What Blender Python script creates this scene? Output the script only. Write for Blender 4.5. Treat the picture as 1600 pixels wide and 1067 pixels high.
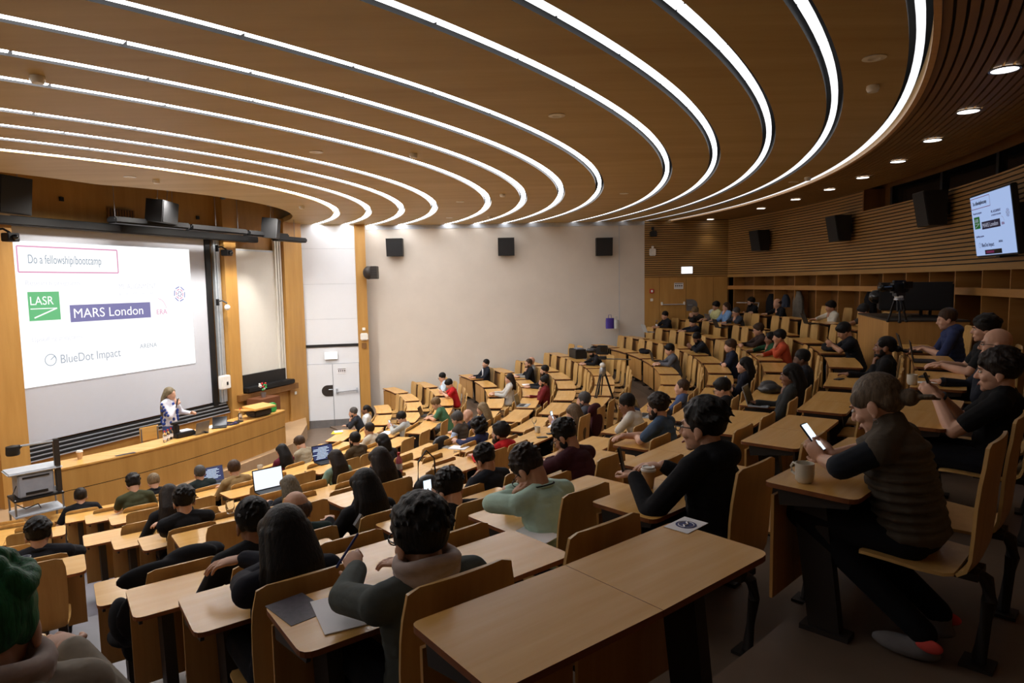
import bpy, bmesh, math, random
from mathutils import Vector, Matrix, Euler
random.seed(7)
sc = bpy.context.scene
COL = sc.collection
for o in list(bpy.data.objects): bpy.data.objects.remove(o)

# ------------------------------------------------------------------ camera
F, PITCH, ROLL, CZ = 1029.0, -0.0882, -0.0172, 4.28          # focal length in pixels of a 1600 px wide frame
cam_d = bpy.data.cameras.new('camera'); cam = bpy.data.objects.new('camera', cam_d); COL.objects.link(cam)
cam_d.sensor_width = 36.0; cam_d.sensor_fit = 'HORIZONTAL'; cam_d.lens = 36.0*F/1600.0
cam_d.clip_start = 0.05; cam_d.clip_end = 200
_cp, _sp, _cr, _sr = math.cos(PITCH), math.sin(PITCH), math.cos(ROLL), math.sin(ROLL)
_U = Vector((0, -_sp, _cp)); _X = Vector((1, 0, 0)); _Fw = Vector((0, _cp, _sp))
_right = _cr*_X + _sr*_U; _up = -_sr*_X + _cr*_U
cam.matrix_world = Matrix(((_right.x, _up.x, -_Fw.x, 0), (_right.y, _up.y, -_Fw.y, 0), (_right.z, _up.z, -_Fw.z, CZ), (0, 0, 0, 1)))
sc.camera = cam
sc.view_settings.view_transform = 'Standard'; sc.view_settings.look = 'None'
sc.view_settings.gamma = 1.0; sc.view_settings.use_curve_mapping = False
sc.view_settings.exposure = 0.0
w = bpy.data.worlds.new('world'); sc.world = w; w.use_nodes = True
w.node_tree.nodes['Background'].inputs[0].default_value = (0.9, 0.95, 1, 1)
w.node_tree.nodes['Background'].inputs[1].default_value = 0.0
# brightness of the ceiling light lines from the stage outwards, and of the added stage lamps
STRIP = [26, 26, 25, 22, 15, 10.5, 7.2, 5.0, 3.2, 2.1, 1.6, 1.35, 1.2]
STAGE_W = 420.0
SLIDE_E = 1.15
DOWN_W = 8.0

# ------------------------------------------------------------------ room numbers (metres, stage floor z = 0)
OX, OY = -12.514, 14.72            # centre of the ceiling rings and of the rear wall
CX, CY = -10.814, 15.697           # centre of the seat rows
HCEIL = CZ+1.836
RW = 20.05                         # rear wall radius
YW = 20.55                         # side wall plane
DROP = [('A', 17.44, .95), ('B', 16.58, 1.194), ('C', 15.73, 1.438), ('D', 14.87, 1.683), ('E', 14.02, 1.927), ('M4', 12.70, 2.165),
        ('M3', 11.87, 2.406), ('M2', 11.05, 2.618), ('M1', 10.20, 2.80), ('L4', 8.93, 3.016), ('L3', 8.14, 3.175), ('L2', 7.35, 3.345), ('L1', 6.57, 3.52)]
DH = .72                           # desk height over its own tier
ROW = {n: (r, CZ-d-DH) for n, r, d in DROP}      # radius of the desk front edge, floor height of the tier

def ray(px, py):
    x = (px-800)/F; y = (533.5-py)/F
    return _right*x + _up*y + _Fw
EYE = Vector((0, 0, CZ))
def at(px, py, z):
    d = ray(px, py); return EYE + d*((z-CZ)/d.z)
def aty(px, py, y):
    d = ray(px, py); return EYE + d*(y/d.y)
WA = math.radians(20.5)
WD = Vector((math.sin(WA), math.cos(WA), 0)); WN = Vector((math.cos(WA), -math.sin(WA), 0))     # along and out of the stage wall
WQ = aty(467, 500, 19.6); WQ.z = 0
def wpt(u, z, off=0): return WQ + WD*u + WN*off + Vector((0, 0, z))
def onwall(px, py, off=0):
    d = ray(px, py); t = ((WQ+WN*off-EYE).dot(WN))/d.dot(WN); p = EYE + d*t
    return (p-WQ).dot(WD), p.z
def oncyl(px, py, R, cx=OX, cy=OY):
    d = ray(px, py); a = d.x*d.x+d.y*d.y; b = -2*(d.x*cx+d.y*cy); c = cx*cx+cy*cy-R*R
    t = (-b+math.sqrt(max(0, b*b-4*a*c)))/(2*a); return EYE + d*t
def pol(r, th, z=0.0, cx=CX, cy=CY):
    t = math.radians(th); return Vector((cx+r*math.sin(t), cy-r*math.cos(t), z))
def theta(p, cx=CX, cy=CY): return math.degrees(math.atan2(p.x-cx, -(p.y-cy)))
def rad(p, cx=CX, cy=CY): return math.hypot(p.x-cx, p.y-cy)

# ------------------------------------------------------------------ mesh collector
class G:
    def __init__(s): s.v = []; s.f = []; s.m = []
    def add(s, vs, fs, mi=0, M=None):
        b = len(s.v)
        for p in vs:
            p = Vector(p)
            s.v.append(M @ p if M is not None else p)
        for f in fs: s.f.append(tuple(b+i for i in f)); s.m.append(mi)
        return s
    def box(s, c, d, M=None, mi=0, bev=0.0):
        x, y, z = (a/2 for a in d); c = Vector(c)
        if bev <= 0:
            vs = [c+Vector((sx*x, sy*y, sz*z)) for sx in (-1, 1) for sy in (-1, 1) for sz in (-1, 1)]
            fs = [(0, 1, 3, 2), (4, 6, 7, 5), (0, 4, 5, 1), (2, 3, 7, 6), (0, 2, 6, 4), (1, 5, 7, 3)]
            return s.add(vs, fs, mi, M)
        bm = bmesh.new(); bmesh.ops.create_cube(bm, size=1)
        for v in bm.verts: v.co = Vector((v.co.x*d[0], v.co.y*d[1], v.co.z*d[2]))+c
        bmesh.ops.bevel(bm, geom=bm.edges[:], offset=min(bev, .45*min(d)), segments=2, affect='EDGES')
        bm.verts.index_update(); s.add([v.co.copy() for v in bm.verts], [[v.index for v in f.verts] for f in bm.faces], mi, M); bm.free(); return s
    def cap(s, p0, p1, r0, r1=None, n=10, mi=0, M=None, k=3):
        r1 = r0 if r1 is None else r1; p0 = Vector(p0); p1 = Vector(p1); d = p1-p0
        L = d.length
        if L < 1e-6: d = Vector((0, 0, 1)); L = 1e-6
        q = d.normalized().to_track_quat('Z', 'Y').to_matrix()
        rings = []
        for i in range(k+1): a = -math.pi/2+math.pi/2*i/k; rings.append((r0*math.sin(a), r0*math.cos(a)))
        for i in range(k+1): a = math.pi/2*i/k; rings.append((L+r1*math.sin(a), r1*math.cos(a)))
        vs = [p0 + q @ Vector((max(r, 1e-4)*math.cos(2*math.pi*j/n), max(r, 1e-4)*math.sin(2*math.pi*j/n), z)) for z, r in rings for j in range(n)]
        R = len(rings); fs = [(i*n+j, i*n+(j+1) % n, (i+1)*n+(j+1) % n, (i+1)*n+j) for i in range(R-1) for j in range(n)]
        fs += [tuple(reversed(range(n))), tuple((R-1)*n+j for j in range(n))]
        return s.add(vs, fs, mi, M)
    def chain(s, pts, rs, n=10, mi=0, M=None):
        for i in range(len(pts)-1): s.cap(pts[i], pts[i+1], rs[i], rs[i+1], n, mi, M)
        return s
    def ell(s, c, r, R=None, n=14, k=9, mi=0, M=None):
        c = Vector(c); vs = []; 
        for i in range(k+1):
            a = -math.pi/2+math.pi*i/k; cr = max(math.cos(a), 1e-3)
            for j in range(n):
                b = 2*math.pi*j/n; p = Vector((r[0]*cr*math.cos(b), r[1]*cr*math.sin(b), r[2]*math.sin(a)))
                vs.append(c + (R @ p if R is not None else p))
        fs = [(i*n+j, i*n+(j+1) % n, (i+1)*n+(j+1) % n, (i+1)*n+j) for i in range(k) for j in range(n)]
        fs += [tuple(reversed(range(n))), tuple(k*n+j for j in range(n))]
        return s.add(vs, fs, mi, M)
    def lathe(s, prof, c=(0, 0, 0), n=20, mi=0, M=None, close=True):
        c = Vector(c); vs = [c+Vector((r*math.cos(2*math.pi*j/n), r*math.sin(2*math.pi*j/n), z)) for r, z in prof for j in range(n)]
        fs = [(i*n+j, i*n+(j+1) % n, (i+1)*n+(j+1) % n, (i+1)*n+j) for i in range(len(prof)-1) for j in range(n)]
        if close: fs += [tuple(reversed(range(n))), tuple((len(prof)-1)*n+j for j in range(n))]
        return s.add(vs, fs, mi, M)
    def tube(s, pts, r, n=6, mi=0, M=None, closed=False):
        pts = [Vector(p) for p in pts]; N = len(pts); vs = []
        up = Vector((0, 0, 1))
        for i, p in enumerate(pts):
            a = pts[(i-1) % N] if (closed or i > 0) else p; b = pts[(i+1) % N] if (closed or i < N-1) else p
            t = (b-a).normalized(); x = t.cross(up)
            if x.length < .05: x = t.cross(Vector((1, 0, 0)))
            x.normalize(); y = t.cross(x)
            rr = r[i] if isinstance(r, (list, tuple)) else r
            vs += [p + x*rr*math.cos(2*math.pi*j/n) + y*rr*math.sin(2*math.pi*j/n) for j in range(n)]
        E = N if closed else N-1
        fs = [(i*n+j, i*n+(j+1) % n, ((i+1) % N)*n+(j+1) % n, ((i+1) % N)*n+j) for i in range(E) for j in range(n)]
        if not closed: fs += [tuple(reversed(range(n))), tuple((N-1)*n+j for j in range(n))]
        return s.add(vs, fs, mi, M)
    def prism(s, poly, z0, z1, mi=0, M=None, side=None):
        n = len(poly); vs = [(p[0], p[1], z0) for p in poly]+[(p[0], p[1], z1) for p in poly]
        s.add(vs, [tuple(reversed(range(n))), tuple(range(n, 2*n))], mi, M)
        return s.add(vs, [(i, (i+1) % n, n+(i+1) % n, n+i) for i in range(n)], mi if side is None else side, M)
    def loft(s, loops, mi=0, M=None, closed_u=True, caps=True):
        n = len(loops[0]); vs = [p for l in loops for p in l]
        fs = [(i*n+j, i*n+(j+1) % n, (i+1)*n+(j+1) % n, (i+1)*n+j) for i in range(len(loops)-1) for j in range(n if closed_u else n-1)]
        if caps and closed_u: fs += [tuple(reversed(range(n))), tuple((len(loops)-1)*n+j for j in range(n))]
        return s.add(vs, fs, mi, M)
    def sheet(s, rows, thick, mi=0, M=None, nrm=None):
        # rows: grid of points, given thickness along nrm (or per-vertex normals)
        a = len(rows); b = len(rows[0]); P = [[Vector(p) for p in r] for r in rows]; top = []
        for i in range(a):
            for j in range(b):
                if nrm is not None: q = Vector(nrm)
                else:
                    du = P[min(i+1, a-1)][j]-P[max(i-1, 0)][j]; dv = P[i][min(j+1, b-1)]-P[i][max(j-1, 0)]; q = du.cross(dv)
                    q = q.normalized() if q.length > 1e-9 else Vector((0, 0, 1))
                top.append(P[i][j]+q*thick)
        bot = [p for r in P for p in r]; N = a*b; fs = []
        for i in range(a-1):
            for j in range(b-1):
                k = (i*b+j, i*b+j+1, (i+1)*b+j+1, (i+1)*b+j); fs.append(tuple(N+x for x in k)); fs.append(tuple(reversed(k)))
        per = [j for j in range(b)]+[i*b+b-1 for i in range(1, a)]+[(a-1)*b+j for j in range(b-2, -1, -1)]+[i*b for i in range(a-2, 0, -1)]
        for i in range(len(per)):
            x, y = per[i], per[(i+1) % len(per)]; fs.append((x, y, N+y, N+x))
        return s.add(bot+top, fs, mi, M)
    def mesh(s, name, mats, smooth=None):
        me = bpy.data.meshes.new(name); me.from_pydata([tuple(v) for v in s.v], [], s.f); 
        for m in (mats if isinstance(mats, (list, tuple)) else [mats]): me.materials.append(m)
        me.polygons.foreach_set('material_index', s.m)
        bm = bmesh.new(); bm.from_mesh(me); bmesh.ops.recalc_face_normals(bm, faces=bm.faces[:])
        if smooth is not None:
            for f in bm.faces: f.smooth = True
            if smooth < 179:
                ca = math.radians(smooth)
                for e in bm.edges:
                    if len(e.link_faces) == 2 and e.calc_face_angle(0) > ca: e.smooth = False
        bm.to_mesh(me); bm.free(); me.update(); return me

def link(name, data, parent=None, loc=None, rz=0.0):
    o = bpy.data.objects.new(name, data); COL.objects.link(o)
    if parent is not None: o.parent = parent
    if loc is not None: o.location = loc
    if rz: o.rotation_euler = (0, 0, rz)
    return o
def tag(o, label, cat, group=None):
    o['label'] = label; o['category'] = cat
    if group: o['group'] = group
    return o
def thing(name, label, cat, loc=(0, 0, 0), rz=0.0, group=None):
    return tag(link(name, None, None, loc, rz), label, cat, group)
def part(name, g, mats, parent, smooth=None, label=None):
    o = link(name, g.mesh(name, mats, smooth), parent)
    if label: o['label'] = label
    return o
def solo(name, g, mats, label, cat, loc=(0, 0, 0), rz=0.0, group=None, smooth=None):
    return tag(link(name, g.mesh(name, mats, smooth), None, loc, rz), label, cat, group)
def struct(name, g, mats, smooth=None, parent=None):
    o = link(name, g.mesh(name, mats, smooth), parent)
    if parent is None: o['kind'] = 'structure'
    return o
PENDING = []           # objects whose modifiers or curves are turned into plain meshes at the end
def textobj(name, body, size, parent, mat, M, extrude=.002, align='LEFT', sx=1.0):
    cu = bpy.data.curves.new(name, 'FONT'); cu.body = body; cu.size = size; cu.extrude = extrude; cu.align_x = align; cu.align_y = 'BOTTOM_BASELINE'
    cu.materials.append(mat); o = link(name, cu, parent); o.matrix_local = M @ Matrix.Diagonal((sx, 1, 1, 1)); PENDING.append(o); return o

# ------------------------------------------------------------------ materials
def srgb(r, g, b):
    f = lambda c: (c/255/12.92) if c/255 <= .04045 else ((c/255+.055)/1.055)**2.4
    return (f(r), f(g), f(b), 1)
def base(name, rough=.5, metal=0.0, spec=.5):
    m = bpy.data.materials.new(name); m.use_nodes = True; nt = m.node_tree; b = nt.nodes['Principled BSDF']
    b.inputs['Roughness'].default_value = rough; b.inputs['Metallic'].default_value = metal
    b.inputs['Specular IOR Level'].default_value = spec
    return m, nt, b
def noise(nt, scale, vec=None, detail=4, rough=.6):
    n = nt.nodes.new('ShaderNodeTexNoise'); n.inputs['Scale'].default_value = scale; n.inputs['Detail'].default_value = detail; n.inputs['Roughness'].default_value = rough
    if vec: nt.links.new(vec, n.inputs['Vector'])
    return n
def ramp(nt, fac, cols):
    r = nt.nodes.new('ShaderNodeValToRGB'); nt.links.new(fac, r.inputs[0])
    while len(r.color_ramp.elements) < len(cols): r.color_ramp.elements.new(.5)
    for e, (p, c) in zip(r.color_ramp.elements, cols): e.position = p; e.color = c
    return r
def bump(nt, b, h, st=.2, dist=.01):
    n = nt.nodes.new('ShaderNodeBump'); n.inputs['Strength'].default_value = st; n.inputs['Distance'].default_value = dist
    nt.links.new(h, n.inputs['Height']); nt.links.new(n.outputs[0], b.inputs['Normal'])
def plain(name, c, rough=.5, metal=0.0, var=.08, scale=8, spec=.5, bmp=0.0):
    m, nt, b = base(name, rough, metal, spec); tc = nt.nodes.new('ShaderNodeTexCoord'); n = noise(nt, scale, tc.outputs['Object'])
    d = tuple(max(0, x*(1-var)) for x in c[:3])+(1,); l = tuple(min(1, x*(1+var)) for x in c[:3])+(1,)
    r = ramp(nt, n.outputs[0], [(.3, d), (.7, l)]); nt.links.new(r.outputs[0], b.inputs['Base Color'])
    if bmp: bump(nt, b, n.outputs[0], bmp)
    return m
def wood(name, c1, c2, rough=.4, stretch=(1.2, 14, 14), rot=0.0, spec=.5, per_obj=True, coat=0.0):
    m, nt, b = base(name, rough, 0, spec); tc = nt.nodes.new('ShaderNodeTexCoord'); mp = nt.nodes.new('ShaderNodeMapping')
    mp.inputs['Scale'].default_value = stretch; mp.inputs['Rotation'].default_value = (0, 0, rot)
    nt.links.new(tc.outputs['Object'], mp.inputs[0]); vec = mp.outputs[0]
    if per_obj:
        oi = nt.nodes.new('ShaderNodeObjectInfo'); ad = nt.nodes.new('ShaderNodeVectorMath'); ad.operation = 'ADD'; sc_ = nt.nodes.new('ShaderNodeVectorMath'); sc_.operation = 'SCALE'
        cb = nt.nodes.new('ShaderNodeCombineXYZ')
        for i in range(3): nt.links.new(oi.outputs['Random'], cb.inputs[i])
        nt.links.new(cb.outputs[0], sc_.inputs[0]); sc_.inputs['Scale'].default_value = 37.0
        nt.links.new(vec, ad.inputs[0]); nt.links.new(sc_.outputs[0], ad.inputs[1]); vec = ad.outputs[0]
    n = noise(nt, 1.0, vec, 6, .62); r = ramp(nt, n.outputs[0], [(.28, c1), (.5, tuple((a+c)/2 for a, c in zip(c1, c2))), (.72, c2)])
    nt.links.new(r.outputs[0], b.inputs['Base Color']); b.inputs['Coat Weight'].default_value = coat; b.inputs['Coat Roughness'].default_value = .25
    return m
def emit(name, c, e):
    m = bpy.data.materials.new(name); m.use_nodes = True; nt = m.node_tree; b = nt.nodes['Principled BSDF']
    b.inputs['Base Color'].default_value = (.02, .02, .02, 1); b.inputs['Emission Color'].default_value = c; b.inputs['Emission Strength'].default_value = e; b.inputs['Roughness'].default_value = .6
    return m
M = {}
M['top'] = wood('maple_laminate', srgb(206, 154, 78), srgb(222, 174, 102), .25, (1.0, 16, 16), spec=.5)
M['edge'] = wood('beech_edge', srgb(110, 60, 28), srgb(140, 82, 40), .45)
M['ply'] = wood('beech_plywood', srgb(186, 144, 80), srgb(208, 168, 104), .4, (14, 14, 1.0))
M['panelwood'] = wood('modesty_beech', srgb(172, 124, 64), srgb(196, 148, 84), .42, (14, 14, 1.0))
M['frame'] = plain('graphite_steel', srgb(52, 46, 42), .5, .3)
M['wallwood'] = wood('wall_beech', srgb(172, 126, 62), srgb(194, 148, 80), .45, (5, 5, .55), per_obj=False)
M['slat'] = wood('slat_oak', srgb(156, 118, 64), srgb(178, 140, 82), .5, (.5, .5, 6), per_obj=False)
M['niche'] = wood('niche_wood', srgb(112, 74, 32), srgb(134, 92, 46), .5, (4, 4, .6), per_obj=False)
M['rail'] = wood('rail_wood', srgb(166, 116, 58), srgb(186, 138, 78), .45, (.6, .6, 8), per_obj=False)
M['ceil'] = wood('ceiling_veneer', srgb(172, 146, 98), srgb(192, 168, 120), .55, (.35, 3.2, 3), math.radians(-55), per_obj=False, spec=.3)
M['soffit'] = wood('soffit_slats', srgb(122, 90, 50), srgb(140, 106, 62), .55, (.5, .5, .5), per_obj=False, spec=.3)
M['trimwood'] = wood('trim_maple', srgb(206, 160, 104), srgb(222, 180, 124), .4, per_obj=False)
M['recess'] = plain('black_recess', srgb(20, 18, 18), .6)
M['plaster'] = plain('beige_plaster', srgb(212, 204, 193), .85, 0, .03, 1.5, .2)
M['white'] = plain('white_panel', srgb(226, 230, 236), .5, 0, .015, 1)
M['floor'] = plain('beige_linoleum', srgb(116, 98, 82), .42, 0, .1, 3)
M['stone'] = plain('grey_stair_stone', srgb(112, 110, 120), .35, 0, .06, 6)
M['podium'] = wood('podium_top', srgb(176, 146, 112), srgb(190, 160, 126), .4, (1, 3, 1), per_obj=False)
M['black'] = plain('black_plastic', srgb(16, 16, 18), .5)
M['blackmetal'] = plain('black_metal', srgb(20, 20, 22), .5, .2)
M['speaker'] = plain('speaker_grille', srgb(24, 25, 28), .7)
M['steel'] = plain('brushed_steel', srgb(150, 152, 156), .35, .8)
M['alu'] = plain('aluminium_rail', srgb(196, 206, 216), .35, .5)
M['grey'] = plain('grey_plastic', srgb(140, 146, 158), .5)
M['lightgrey'] = plain('light_grey_plastic', srgb(184, 190, 198), .5)
M['board'] = plain('screen_board', srgb(188, 192, 202), .7, 0, .01)
M['whiteboard'] = plain('cream_board', srgb(216, 212, 202), .6, 0, .015)
M['ceramic'] = plain('cream_ceramic', srgb(214, 208, 192), .3, 0, .03)
M['paper'] = plain('paper_white', srgb(240, 240, 244), .8, 0, .02)
M['kraft'] = plain('kraft_cup', srgb(196, 160, 116), .7)
M['lid'] = plain('white_lid', srgb(232, 230, 224), .4)
M['green'] = plain('green_plastic', srgb(44, 160, 80), .5)
M['blue'] = plain('blue_cloth', srgb(70, 110, 190), .7)
M['brown'] = plain('brown_box', srgb(110, 66, 40), .5)
M['red'] = plain('red_plastic', srgb(190, 40, 36), .5)
M['yellow'] = plain('yellow_cover', srgb(222, 196, 40), .6)
M['navy'] = plain('navy_print', srgb(36, 48, 110), .6)
M['purple'] = plain('purple_print', srgb(70, 50, 150), .6)
M['darkprint'] = plain('dark_flyer', srgb(52, 40, 54), .5, 0, .5, 40)
M['leather'] = plain('black_leather', srgb(26, 25, 26), .5, 0, .2, 12)
M['fabricgrey'] = plain('grey_cloth', srgb(120, 114, 104), .9, 0, .15, 14, .2)
M['cloth_black'] = plain('black_cloth', srgb(24, 24, 28), .9, 0, .2, 14, .2)
M['cloth_white'] = plain('pale_cloth', srgb(200, 206, 204), .9, 0, .06, 9, .2)
M['cloth_blue'] = plain('slate_cloth', srgb(60, 66, 80), .9, 0, .15, 9, .2)
M['cloth_maroon'] = plain('maroon_cloth', srgb(62, 26, 30), .9, 0, .15, 9, .2)
M['light_off'] = emit('lit_lamp', (1, .95, .88, 1), 6.0)
M['sign'] = emit('lit_sign', (1, 1, 1, 1), 2.2)
M['laptop_lit'] = emit('laptop_white_page', (.86, .93, 1, 1), 1.1)
M['laptop_dark'] = emit('laptop_dark_page', (.05, .07, .22, 1), .55)
M['phone_lit'] = emit('phone_page', (.75, .88, 1, 1), 1.3)
g_, nt_, b_ = base('clear_glass', .02); b_.inputs['Transmission Weight'].default_value = 1.0; b_.inputs['IOR'].default_value = 1.3; b_.inputs['Base Color'].default_value = (.95, .97, .97, 1); M['glass'] = g_
g_, nt_, b_ = base('dark_window', .08); b_.inputs['Base Color'].default_value = srgb(22, 22, 24); M['darkglass'] = g_
g_, nt_, b_ = base('pink_drink', .1); b_.inputs['Base Color'].default_value = srgb(214, 120, 140); b_.inputs['Transmission Weight'].default_value = .4; M['pink'] = g_
# ================================================================== ROOM
AX = math.radians(69.5)
def opol(r, th, z=0.0): return pol(r, th, z, OX, OY)
def tmax(r, cy=OY): return 180-math.degrees(math.acos(min(1, max(-1, (YW-cy)/r))))
def otr(r): t = tmax(r); return 139-t, t
def arcring(r0, r1, z0, z1, t0, t1, n, g, f=opol, mi=0, side=None):
    lo = []
    for i in range(n+1):
        t = t0+(t1-t0)*i/n; lo.append([f(r0, t, z0), f(r1, t, z0), f(r1, t, z1), f(r0, t, z1)])
    side = mi if side is None else side
    vs = [p for l in lo for p in l]
    for i in range(n):
        a, b = i*4, i*4+4
        g.add([vs[a], vs[a+1], vs[b+1], vs[b]], [(0, 1, 2, 3)], mi); g.add([vs[a+3], vs[a+2], vs[b+2], vs[b+3]], [(3, 2, 1, 0)], mi)
        g.add([vs[a+1], vs[a+2], vs[b+2], vs[b+1]], [(0, 1, 2, 3)], side); g.add([vs[a], vs[a+3], vs[b+3], vs[b]], [(3, 2, 1, 0)], side)
    g.add(lo[0], [(0, 1, 2, 3)], side); g.add(lo[-1], [(3, 2, 1, 0)], side)
    return g
RINGS = [8.42, 9.20, 10.0, 10.79, 12.03, 12.82, 13.61, 14.37, 15.56, 16.28, 16.98, 17.67, 18.335]
HW = .078
BT = .13
# ceiling: one veneered band between every two light lines
for k in range(len(RINGS)-1):
    a, b = RINGS[k]+HW, RINGS[k+1]-HW; t0, t1 = otr((a+b)/2); g = G()
    arcring(a, b, HCEIL, HCEIL+BT, t0, t1, 90, g, side=1); struct('ceiling', g, [M['ceil'], M['recess']])
g = G(); n = 70; r1 = RINGS[0]-HW; loops = []
for i in range(n+1):
    f = i/n; t = otr(r1)[0]+(otr(r1)[1]-otr(r1)[0])*f; tq = 14+(150-14)*f; q = pol(5.42+.8*max(0, (42-tq)/14), tq); p = opol(r1, t)
    loops.append([(q.x, q.y, HCEIL), (p.x, p.y, HCEIL), (p.x, p.y, HCEIL+BT), (q.x, q.y, HCEIL+BT)])
g.loft(loops); struct('ceiling', g, [M['ceil']])
g = G(); arcring(RINGS[-1]+HW, RINGS[-1]+HW+.05, HCEIL-.015, HCEIL+BT, *otr(18.4), 90, g); struct('trim_1', g, [M['trimwood']])
g = G(); r = RINGS[-1]+HW+.055; t0, t1 = otr(19.2); pitch = (RW-r)/20
for i in range(20):
    a = r+i*pitch; g2 = arcring(a, a+pitch-.022, HCEIL, HCEIL+.05, t0, t1, 60, g)
arcring(r, RW, HCEIL+.05, HCEIL+.09, t0, t1, 60, g, mi=1); struct('ceiling', g, [M['soffit'], M['recess']])
# black void above the bands
g = G(); lo = []
for i in range(61):
    t = 25+(118-25)*i/60; p = opol(RW+.4, t); lo.append((p.x, p.y))
lo += [(-9.0, 22.5), (-21, 14), (-17, 8)]
g.prism(lo, HCEIL+.5, HCEIL+.6); struct('ceiling', g, [M['recess']])

# light lines: 13 luminaires, each a row of separate diffusers
ORD = ['first', 'second', 'third', 'fourth', 'fifth', 'sixth', 'seventh', 'eighth', 'ninth', 'tenth', 'eleventh', 'twelfth', 'thirteenth',
       'fourteenth', 'fifteenth', 'sixteenth', 'seventeenth', 'eighteenth', 'nineteenth', 'twentieth', 'twenty-first', 'twenty-second', 'twenty-third',
       'twenty-fourth', 'twenty-fifth', 'twenty-sixth', 'twenty-seventh', 'twenty-eighth']
for k, R in enumerate(RINGS):
    em = emit('light_line_%d' % k, (.985, .985, 1.0, 1), STRIP[k])
    lw = .044 if R < 14 else .030
    base_p = opol(R, 69.5, HCEIL+.014)
    lab = ('innermost curved white light line in the ceiling, nearest the stage' if k == 0 else 'outermost curved white light line in the ceiling, beside the slatted rear soffit' if k == 12
           else '%s curved white light line in the ceiling, counting from the stage' % ORD[k])
    T = thing('ceiling_light_line', lab, 'ceiling light', base_p, 0, 'curved ceiling light lines')
    t0, t1 = otr(R); step = math.degrees(.98/R); t = t1-.08
    while t > t0+.5:
        ta, tb = max(t-step+math.degrees(.03/R), t0), t
        g = G(); arcring(R-lw, R+lw, HCEIL+.014, HCEIL+.05, ta, tb, 3, g); g.v = [v-base_p for v in g.v]
        part('diffuser', g, em, T); t -= step
# round downlights in the soffit
dl = [(1570, 110), (1513, 175), (1457, 220), (1403, 253), (1348, 278), (1296, 296.5), (1243, 312), (1189, 326), (1110, 343)]
for i, (x, y) in enumerate(dl):
    p = at(x, y, HCEIL-.018); T = thing('downlight', '%s round downlight in the slatted soffit, counting from the wall screen' % ORD[i], 'ceiling light', p, 0, 'soffit downlights')
    g = G(); g.lathe([(.105, 0), (.125, 0), (.125, .012), (.105, .012), (.105, 0)], n=24, close=False); part('bezel', g, M['steel'], T, 40)
    g = G(); g.lathe([(.104, .004), (.104, .010)], n=24); part('lens', g, M['light_off'], T)
    ld = bpy.data.lights.new('downlight_lamp', 'SPOT'); ld.energy = DOWN_W*(1.6 if i > 5 else 1); ld.spot_size = math.radians(80); ld.spot_blend = .5; ld.color = (1, .86, .68); ld.shadow_soft_size = .1
    lo_ = bpy.data.objects.new('downlight_lamp', ld); COL.objects.link(lo_); lo_.parent = T; lo_.location = (0, 0, -.03)
# smoke detectors and flush ceiling fittings
for i, (x, y, kind) in enumerate([(58, 119, 's'), (244, 281, 's'), (471, 322, 's'), (646, 240, 's'), (785, 303, 's'), (1364, 134, 's'), (203, 276, 'f'), (494, 237, 'f'), (870, 180, 'f'), (1366, 90, 'f'), (975, 302, 'f'), (719, 315, 'f'), (702, 340, 'f'), (765, 338, 's'), (1240, 284, 'f'), (1262, 277, 's')]):
    p = at(x, y, HCEIL)
    g = G()
    where = 'near the stage edge' if i in (1, 2, 6, 12, 13) else 'at the far left of the ceiling' if i == 0 else 'over the middle rows' if i in (3, 4, 7, 8, 10, 11) else 'over the rear rows'
    n_th = ORD[i]
    if kind == 's':
        g.lathe([(.055, 0), (.06, -.03), (.045, -.06), (.02, -.065)], n=16)
        solo('smoke_detector', g, M['lid'], 'small white smoke detector %s, %s ceiling fitting in view' % (where, n_th), 'smoke detector', p, 0, 'ceiling detectors', 40)
    else:
        g.lathe([(.09, 0), (.095, -.008), (.05, -.012), (.04, -.004)], n=20)
        solo('ceiling_speaker', g, M['lid'], 'flat round white ceiling speaker %s, %s fitting in view' % (where, n_th), 'ceiling speaker', p, 0, 'flush ceiling speakers', 40)

# ---- floors: one tier per row
names = [d[0] for d in DROP][::-1]          # from the stage outwards
edge = {n: ROW[n][0]+.05 for n in names}
g = G()
def tier(g, r0, r1, z, z0, t0=2, t1=None):
    t1 = min(tmax(r, CY) for r in (r0, r1) if r > YW-CY) if t1 is None else t1
    arcring(r0, r1, z0, z, t0, t1, 80, g, pol)
pts = [(-5.0, 21.0), (-20, 15), (-17, 7), (-9, 6)]
for i, n in enumerate(names):
    r0 = edge[n]; z = ROW[n][1]
    if n == 'A':
        loops = []
        for k in range(81):
            t = 5+(106-5)*k/80; q = opol(RW, 20+(106.6-20)*k/80)
            p = pol(r0, t); loops.append([(p.x, p.y, z-.6), (q.x, q.y, z-.6), (q.x, q.y, z), (p.x, p.y, z)])
        g.loft(loops)
    else:
        nxt = names[i+1]; r1 = edge[nxt]; z0 = -.05
        if n in ('L4', 'M4'):                     # gangway: half step in front of the next block
            rm = r0+.93; zz = (z+ROW[nxt][1])/2
            tier(g, r0, rm, z, z0 if n == 'L4' else z-1.2); tier(g, rm, r1, zz, z-1.0)
        else: tier(g, r0, r1, z, max(-.05, z-.7))
# stage floor in front of row one
lo = []
for i in range(41):
    p = pol(edge['L1']+.02, 4+(125-4)*i/40); lo.append((p.x, p.y))
lo += [(-6.3, 20.4), (-12, 20.5), (-21, 14), (-17, 6)]
g.prism(lo, -.05, 0.0)
struct('floor', g, M['floor'])
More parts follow.
